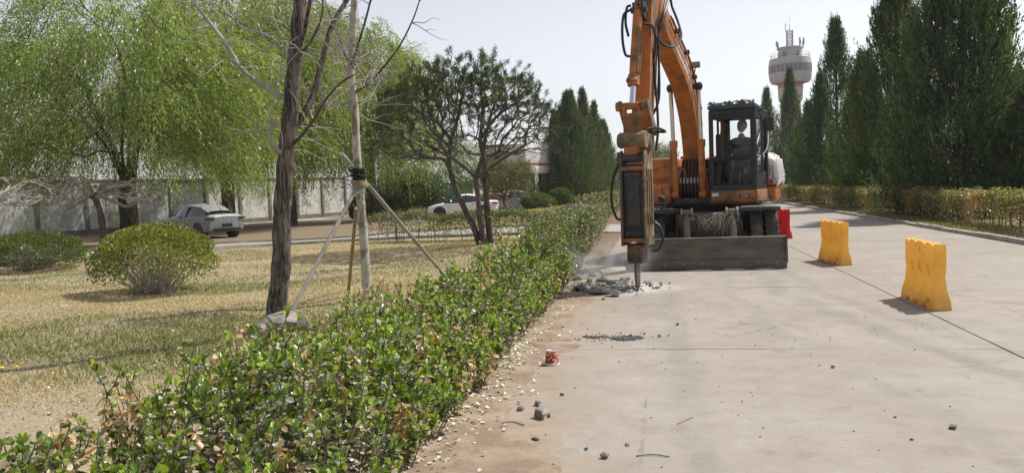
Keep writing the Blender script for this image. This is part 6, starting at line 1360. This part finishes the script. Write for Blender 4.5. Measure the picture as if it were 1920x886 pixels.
for k, (px, py, Y, r, h, lab, cl) in enumerate(((738, 402, 52, .95, 1.5, 'dark green ball shrub right of the willow trunk', DG), (688, 408, 49, 1.15, 1.7, 'larger dark green ball shrub left of the pale tree trunk', DG), (1004, 392, 55, 1.15, 1.15, 'bright green clipped shrub in front of the gatehouse', [(.09, .14, .02), (.12, .18, .03)]), (1027, 388, 58, .6, .8, 'small green shrub squeezed between two larger ones', [(.09, .14, .02), (.12, .18, .03)]), (1051, 385, 60, .95, 1.25, 'rounded green shrub at the foot of the left junipers', [(.07, .12, .02), (.10, .15, .03)]))):
    X = at(px, py, Y).x; ball_shrub(lab, X, Y, r, h, 6000, cl, [1, 1], False, 40 + k, 'ball shrubs in the distance', lw=(.07, .11))

# ============================================================ HEDGES
HG = [(.11, .19, .022), (.21, .34, .036), (.055, .10, .022), (.34, .48, .06)]; SILV_GLINT = (.56, .57, .52); DRY = (.52, .36, .18); PALE = (.60, .52, .38)  # silvery tone paints glints into lower leaf colour, along with pale dead leaves
hedge = thing('hedge', 'unkempt leafy hedge with dry and pale leaves and glints painted as silvery leaf colour along the left road edge, foreground', 'hedge', (-2.2, 8, 0))
HO = Vector((-2.2, 8, 0))
def hedge_left(y): return -2.15 - .48 * float(sm(10.5, 5.0, y)) + .14 * math.sin(y * 2.3) + .08 * math.sin(y * 5.1) - .10 - .55 * float(sm(4.4, 3.4, y))
g_ = random.Random(77); r_ = np.random.default_rng(77); mb = MB(); LP = []; LD = []; LL = []; LC = []; LN = []
def plant(x, y, h, lean, dens, dryp):
    b = Vector((x, y, float(hz(x, y)) - .02)); pts = [b]; d = Vector((lean[0], lean[1], 1)).normalized(); seg = 5
    for s in range(seg): d = (d + Vector((g_.uniform(-.12, .12), g_.uniform(-.12, .12), .10))).normalized(); pts.append(pts[-1] + d * h / seg)
    c_ = curve(pts, 2); mb.tube([p - HO for p in c_], [.0050 * (1 - .6 * i / len(c_)) for i in range(len(c_))], 4, caps=False); dry = g_.random() < dryp
    shoots = [(c_, 1.0)]
    for q in range(g_.randint(1, 3)):
        i = g_.randint(4, len(c_) - 2); p = Vector(c_[i]); a = g_.uniform(0, 6.28); dd = Vector((math.cos(a) * .6, math.sin(a) * .6, .9)).normalized(); L_ = h * g_.uniform(.15, .32); sc = [p, p + dd * L_ * .5, p + dd * L_ + Vector((0, 0, .03))]; mb.tube([p_ - HO for p_ in sc], [.004, .003, .002], 4, caps=False); shoots.append((curve(sc, 4), .6))
    for pth, wt in shoots:
        n_ = int(dens * wt * g_.uniform(.7, 1.3)); L_ = len(pth)
        for k in range(n_):
            # leaves crowd towards the shoot tip
            u = 1 - abs(g_.gauss(0, .36 if x < -1.85 else .5)); u = (u if .12 < u < 1 else .12 + .88 * g_.random()) if wt == 1 else g_.random() ** .6
            p = Vector(pth[int(u * (L_ - 1))]); a = k * 1.57 + g_.uniform(-.5, .5); top = u > .80; el = (.9 if top else .25) + g_.uniform(-.35, .35); dv = Vector((math.cos(a) * math.cos(el), math.sin(a) * math.cos(el), math.sin(el)))
            zrel = (p.z) / .75
            if dry: cc_ = (DRY if g_.random() < .6 else PALE); ln = g_.uniform(.032, .052); dv.z -= .9
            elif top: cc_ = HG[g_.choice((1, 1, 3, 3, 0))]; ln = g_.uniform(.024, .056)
            else: cc_ = HG[g_.choice((0, 0, 2, 1))] if g_.random() < (.66 if u > .6 else .28) else (SILV_GLINT if g_.random() < .75 else PALE); ln = g_.uniform(.026, .044)
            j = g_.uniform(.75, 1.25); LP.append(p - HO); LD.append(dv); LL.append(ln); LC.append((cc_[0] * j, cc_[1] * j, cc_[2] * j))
for k in range(1800):
    y = 2.0 + 12.6 * g_.random() if k < 1480 else g_.uniform(2.9, 7.0); xl = hedge_left(y); x = xl + (-1.34 - xl) * g_.random() ** .75
    near = y < 4.6
    if y < 3.9 and g_.random() < .28: continue
    if x < -2.6 and g_.random() < .35: continue
    if (x + 4.0) ** 2 + (y - 7.9) ** 2 < .40: continue
    edge = float(sm(xl - .1, xl + .45, x)); h = ((.42 + .20 * float(sm(6.0, 10.0, y))) * (.72 + .28 * edge) + .07 * float(sm(5.2, 4.0, y))) * 1.10 * g_.choice((g_.uniform(.6, 1.0), g_.uniform(.85, 1.15), g_.uniform(.95, 1.55))) + .03 * math.sin(y * 2.1 + x)
    h *= (1 - .45 * float(sm(-1.75, -1.36, x))) * (1 - .22 * float(sm(4.2, 3.3, y)))
    plant(x, y, h, (g_.uniform(-.12, .12) + (.45 if x > -1.65 else .15 if x > -1.9 else 0), g_.uniform(-.15, .15)), 24 if y < 10 else 20, .14 if y < 9 else .08)
for k in range(150):      # stray seedlings between hedge and trees
    y = g_.uniform(6.6, 11.5); x = hedge_left(y) - .1 - 1.5 * g_.random() ** 1.4
    if (x + 4.0) ** 2 + (y - 7.9) ** 2 > .5: plant(x, y, g_.uniform(.12, .30), (0, 0), 9, .3)
for x, y, h in ((-2.75, 4.35, .50), (-2.80, 4.45, .42), (-2.66, 4.2, .36), (-2.95, 3.55, .42), (-2.88, 3.45, .36), (-2.6, 3.3, .40), (-3.1, 3.5, .3), (-2.45, 3.4, .45), (-2.3, 3.2, .45), (-2.72, 3.6, .33), (-3.3, 3.75, .24)): plant(x, y, h, (g_.uniform(-.15, .15), 0), 26, 0.)
mb.build('stems', M['stem'], hedge, kind='stuff')
LP = np.array([tuple(p) for p in LP]); LD = np.array([tuple(p) for p in LD]) + r_.normal(0, .18, (len(LP), 3)); LL = np.array(LL); LC = np.array(LC); LW = LL * r_.uniform(.55, .72, len(LL))
# the leaves that show largest are single parts, the rest one mass
wp = LP + npv(HO); dcam = np.linalg.norm(wp - npv((0, 0, CAMH)), axis=1); Rm3 = np.array(CR.to_3x3()); qv = (wp - npv((0, 0, CAMH))) @ Rm3; ix = 960 + F * qv[:, 0] / -qv[:, 2]; iy = 443 - F * qv[:, 1] / -qv[:, 2]
vis = (ix > 10) & (ix < 1910) & (iy > 20) & (iy < 876) & (qv[:, 2] < 0); score = np.where(vis, LL / dcam, -1); bigi = np.argsort(-score)[:300]; rest = np.ones(len(LP), bool); rest[bigi] = False
rng = np.random.default_rng(5)
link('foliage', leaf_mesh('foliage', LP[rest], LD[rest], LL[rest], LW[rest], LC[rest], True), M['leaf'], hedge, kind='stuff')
protos = []
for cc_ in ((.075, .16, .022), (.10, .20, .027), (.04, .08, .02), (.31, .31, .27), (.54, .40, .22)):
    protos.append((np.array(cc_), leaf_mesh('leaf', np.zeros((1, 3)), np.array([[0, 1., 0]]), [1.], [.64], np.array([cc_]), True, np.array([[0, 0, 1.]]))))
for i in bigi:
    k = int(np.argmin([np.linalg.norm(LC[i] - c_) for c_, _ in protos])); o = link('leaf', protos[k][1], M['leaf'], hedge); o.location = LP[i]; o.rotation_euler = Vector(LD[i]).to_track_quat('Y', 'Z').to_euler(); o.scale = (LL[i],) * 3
def far_hedge(name, label, path, width, h, per_m, cols_fn, seed, lw=(.05, .09), gaps=0., mat='leaf_far'):
    r_ = np.random.default_rng(seed); t = thing(name, label, 'hedge', (path[0][0], path[0][1], 0)); O = npv((path[0][0], path[0][1], 0)); Ps = []; Cs = []; mb = MB(); gg = random.Random(seed)
    for (a, b) in zip(path[:-1], path[1:]):
        a = np.array(a, float); b = np.array(b, float); L = np.linalg.norm(b - a); d = (b - a) / L; nr = np.array((-d[1], d[0])); n_ = int(per_m * L); u = r_.random(n_) * L; s = (r_.random(n_) * 2 - 1); z = r_.random(n_) ** .55
        # surface-weighted: push leaves to the sides or the top
        side = r_.random(n_) < .5; s = np.where(side, np.sign(s) * (.72 + .28 * r_.random(n_)), s); z = np.where(side, z, .80 + .2 * r_.random(n_))
        hh = h * (1 + .07 * np.sin(u * 2.3 + seed) + .06 * np.sin(u * 5.1) + .05 * r_.normal(size=n_)); xy = a + d * u[:, None] + nr * (s * width / 2 * (1 + .1 * np.sin(u * 3.7)))[:, None]
        g0 = hz(xy[:, 0], xy[:, 1]); P_ = np.c_[xy, g0 + .06 + z * hh]; k = r_.random(n_) > gaps * (1 - z); Ps.append(P_[k]); Cs.append(cols_fn(P_[k], r_))
        for q in range(int(L * 7)):
            p = a + d * gg.random() * L + nr * gg.uniform(-.4, .4) * width; z0 = float(hz(p[0], p[1])); mb.tube([(p[0] - O[0], p[1] - O[1], z0 - .03), (p[0] - O[0] + gg.uniform(-.08, .08), p[1] - O[1] + gg.uniform(-.08, .08), z0 + h * .8)], [.012, .006], 4, caps=False)
    Ps = np.concatenate(Ps); Cs = np.concatenate(Cs); n_ = len(Ps); mb.build('stems', M['stem'], t, kind='stuff')
    D = r_.normal(size=(n_, 3)); D[:, 2] = np.abs(D[:, 2]) * .9 + .1; link('foliage', leaf_mesh('foliage', Ps - O, D, r_.uniform(*lw, n_), lw[1] * .55, Cs, True), M[mat], t, kind='stuff'); return t
def cm(cols, w):
    cols = np.array(cols)
    def f(P_, r_): n_ = len(P_); return cols[r_.choice(len(cols), n_, p=np.array(w) / sum(w))] * r_.uniform(.75, 1.25, (n_, 1))
    return f
far_hedge('hedge', 'knee-high ragged hedge crossing the lawn behind the pine trunks', [(-8.4, 22.9), (-5.5, 22.7), (-2.3, 22.4)], .9, .74, 2800, cm([(.10, .15, .04), (.06, .10, .03), (.16, .18, .06), (.34, .33, .26), (.22, .19, .11)], [3, 3, 2, 2, 1.2]), 81, (.035, .06), .45, 'leaf')
far_hedge('hedge', 'dusty hedge beside the road between the rubble and the crossing hedge', [(-1.75, 14.4), (-1.85, 18), (-1.95, 24.0)], 1.0, .80, 2600, cm([(.10, .14, .05), (.07, .11, .035), (.15, .17, .08), (.40, .39, .33), (.26, .22, .14)], [3, 3, 2, 3, 1.2]), 82, (.035, .06), .35, 'leaf')
far_hedge('hedge', 'distant roadside hedge running away on the left beyond the side lane', [(-2.4, 30), (-2.4, 55), (-2.4, 95)], 1.1, .85, 420, cm([(.10, .14, .05), (.14, .16, .07), (.32, .31, .25)], [3, 2, 1.2]), 83, (.09, .15), .2)
def rightcols(P_, r_):
    n_ = len(P_); y = P_[:, 1]; v = .5 + .5 * np.sin(y * .8 + 1.0) * np.sin(y * .37 + P_[:, 2]) ; dryp = np.clip(.26 + .65 * sm(.40, .80, v + .25 * np.sin(y * 2.3)), 0, .85) * np.where((y > 21.5) & (y < 25), 1.25, 1)
    G_ = np.array([(.15, .20, .03), (.22, .26, .045), (.09, .14, .025)])[r_.integers(0, 3, n_)]; D_ = np.array([(.40, .28, .12), (.48, .36, .19), (.28, .18, .10)])[r_.integers(0, 3, n_)]; k = (r_.random(n_) < dryp)[:, None]
    return np.where(k, D_, G_) * r_.uniform(.75, 1.25, (n_, 1))
far_hedge('hedge', 'clipped hedge with green and dry tan stretches behind the right kerb', [(8.6, 13.5), (8.6, 22), (8.55, 32), (8.5, 60)], 1.15, .76, 2000, rightcols, 84, (.04, .075), .0, 'leaf')

# ============================================================ GRASS, LITTER
rng = np.random.default_rng(99)
def blades(name, label, n, xr, yr, fn):
    x = rng.uniform(*xr, n); y = rng.uniform(*yr, n) ; keep, col_, hgt = fn(x, y); x, y, col_, hgt = x[keep], y[keep], col_[keep], hgt[keep]; n = len(x); z = hz(x, y)
    a = rng.uniform(0, 6.28, n); w = rng.uniform(.003, .006, n) * (1 + .04 * y); b = np.c_[x, y, z]; s = np.c_[np.cos(a), np.sin(a), 0 * a] * w[:, None]; ln = rng.normal(0, .55, (n, 2)) * hgt[:, None]
    Vv = np.stack([b - s, b + s, b + np.c_[ln, hgt]], 1).reshape(-1, 3); me = raw_mesh(name, Vv, np.arange(3 * n).reshape(-1, 3), col_); o = link(name, me, M['grass'], kind='stuff'); o['label'] = label; return o
def pn(x, y, s): return .5 + .25 * (np.sin(x * s + 1.3 * np.sin(y * s * .7)) + np.sin(y * s * 1.1 + 1.7 * np.sin(x * s * .6)))
def lawn(x, y):
    n = len(x); g1 = pn(x, y, .9); g2 = pn(x + 3, y, 2.3); band = sm(6.2, 7.4, y + g2) * sm(10.2, 8.8, y + g2); far = sm(12, 13.5, y + g1 * 2) * sm(17, 15, y); gp = np.clip(.07 + .60 * band + .40 * sm(.50, .72, g1) + .25 * far, 0, .8)
    green = (rng.random(n) < gp)[:, None]; A_ = np.array([(.50, .42, .28), (.58, .50, .36), (.40, .32, .21), (.66, .59, .45)])[rng.integers(0, 4, n)]; B_ = np.array([(.17, .21, .07), (.22, .25, .10), (.11, .15, .045)])[rng.integers(0, 3, n)]; c = np.where(green, B_, A_) * rng.uniform(.8, 1.2, (n, 1)); h = rng.uniform(.012, .036, n) * (1 + .6 * band)
    soil = sm(4.7, 3.9, y + (g2 - .5) * 1.4); edge = sm(-1.9, -2.5, x + (g2 - .5) * .8); keep = (rng.random(n) < (1 - soil * .96) * (.25 + .75 * g2) * np.clip(edge, .06, 1)); return keep, c, h
blades('grass', 'short dry and green lawn grass', 330000, (-14, -1.6), (3.2, 13), lawn)
blades('grass', 'short dry lawn grass farther back', 200000, (-20, -1.6), (12, 23.5), lambda x, y: (lambda k, c, h: (k & ~((x < -10) & (y > 21 + (x + 13) * .6)), c, h * 1.2))(*lawn(x, y)))
def verge(x, y):
    n = len(x); c = np.array([(.30, .24, .13), (.12, .16, .04), (.40, .33, .2), (.09, .12, .03)])[rng.integers(0, 4, n)] * rng.uniform(.8, 1.2, (n, 1)); return rng.random(n) < pn(x, y, 2.), c, rng.uniform(.03, .09, n)
blades('grass', 'rough grass along the right kerb', 45000, (7.28, 8.6), (14, 45), verge)
blades('grass', 'pale dry grass strip far down the left of the road', 60000, (-11, -2.6), (30, 90), lambda x, y: (rng.random(len(x)) < .9, np.array([(.46, .38, .24), (.36, .31, .17), (.18, .2, .07)])[rng.integers(0, 3, len(x))] * rng.uniform(.8, 1.2, (len(x), 1)), rng.uniform(.06, .14, len(x))))
blades('grass', 'tall dry weeds beside the white car', 9000, (-19, -14), (50, 58), lambda x, y: (rng.random(len(x)) < .9, np.array([(.46, .37, .2), (.36, .33, .15), (.2, .24, .07)])[rng.integers(0, 3, len(x))] * rng.uniform(.8, 1.2, (len(x), 1)), rng.uniform(.2, .8, len(x))))
def litter_mesh(name, label, n, xr, yr, cols, w, prob, size=(.02, .045)):
    x = rng.uniform(*xr, n); y = rng.uniform(*yr, n); k = rng.random(n) < prob(x, y); x, y = x[k], y[k]; n = len(x); z = np.where(x > -1.01, 0.0, hz(x, y)) + rng.uniform(.004, .03, n); a = rng.uniform(0, 6.28, n); D = np.c_[np.cos(a), np.sin(a), rng.normal(0, .25, n)]; N_ = rng.normal(0, .35, (n, 3)); N_[:, 2] = 1
    o = link(name, leaf_mesh(name, np.c_[x, y, z], D, rng.uniform(*size, n), size[1] * .55, colmix(n, cols, w, .18), True, N_), M['leaf_dry'], kind='stuff'); o['label'] = label
litter_mesh('leaf_litter', 'pale fallen leaves along the foot of the hedge', 26000, (-3.4, -.85), (2.8, 15), [(.66, .64, .58), (.48, .42, .32), (.34, .25, .15), (.76, .75, .71)], [3, 2, 2, 2], lambda x, y: np.where(x < -1.12, .35 + .65 * pn(x * 3, y * 2, 1.3), np.clip((-.85 - x) * .4, 0, 1)))
litter_mesh('lawn_litter', 'scattered dead leaves and scraps on the lawn', 4200, (-12, -2.4), (3.4, 16), [(.62, .6, .52), (.40, .30, .18), (.30, .20, .11)], [1, 2, 2], lambda x, y: .25 + .75 * sm(-5, -3, x), (.02, .05))
# dandelions
for px, py in ((30, 693), (3, 695), (170, 679)):
    p = at(px, py, 1.) - Vector((0, 0, CAMH)); t = -CAMH / p.z; x, y = p.x * t, p.y * t; z = float(hz(x, y)); d = thing('dandelion', 'small yellow dandelion flower low in the lawn grass', 'flower', (x, y, z), 0, 'dandelions in the lawn'); m = MB(); m.cyl((0, 0, 0), (.005, 0, .06), .003, n=5); m.build('stalk', M['stem'], d); m = MB(); m.lathe([(.0, .072), (.016, .072), (.020, .066), (.008, .058)], 12, c=(.005, 0, 0)); m.build('flower_head', pmat('dandelion_yellow', (.75, .52, .02), None, 9, .7), d)

# ============================================================ AIR
hm = NT('thin_haze'); pv = hm.n('ShaderNodeVolumePrincipled'); pv.inputs['Color'].default_value = (.95, .96, 1.0, 1); pv.inputs['Density'].default_value = .0003; pv.inputs['Anisotropy'].default_value = .3
hm.l(pv.outputs[0], hm.out.inputs['Volume'])
m = MB(); m.box((0, 0, 16.8), (8200, 8200, 36.4)); hz_o = m.build('haze', hm.m, None, smooth=0); hz_o['kind'] = 'stuff'; hz_o['label'] = 'thin pale haze in the air'
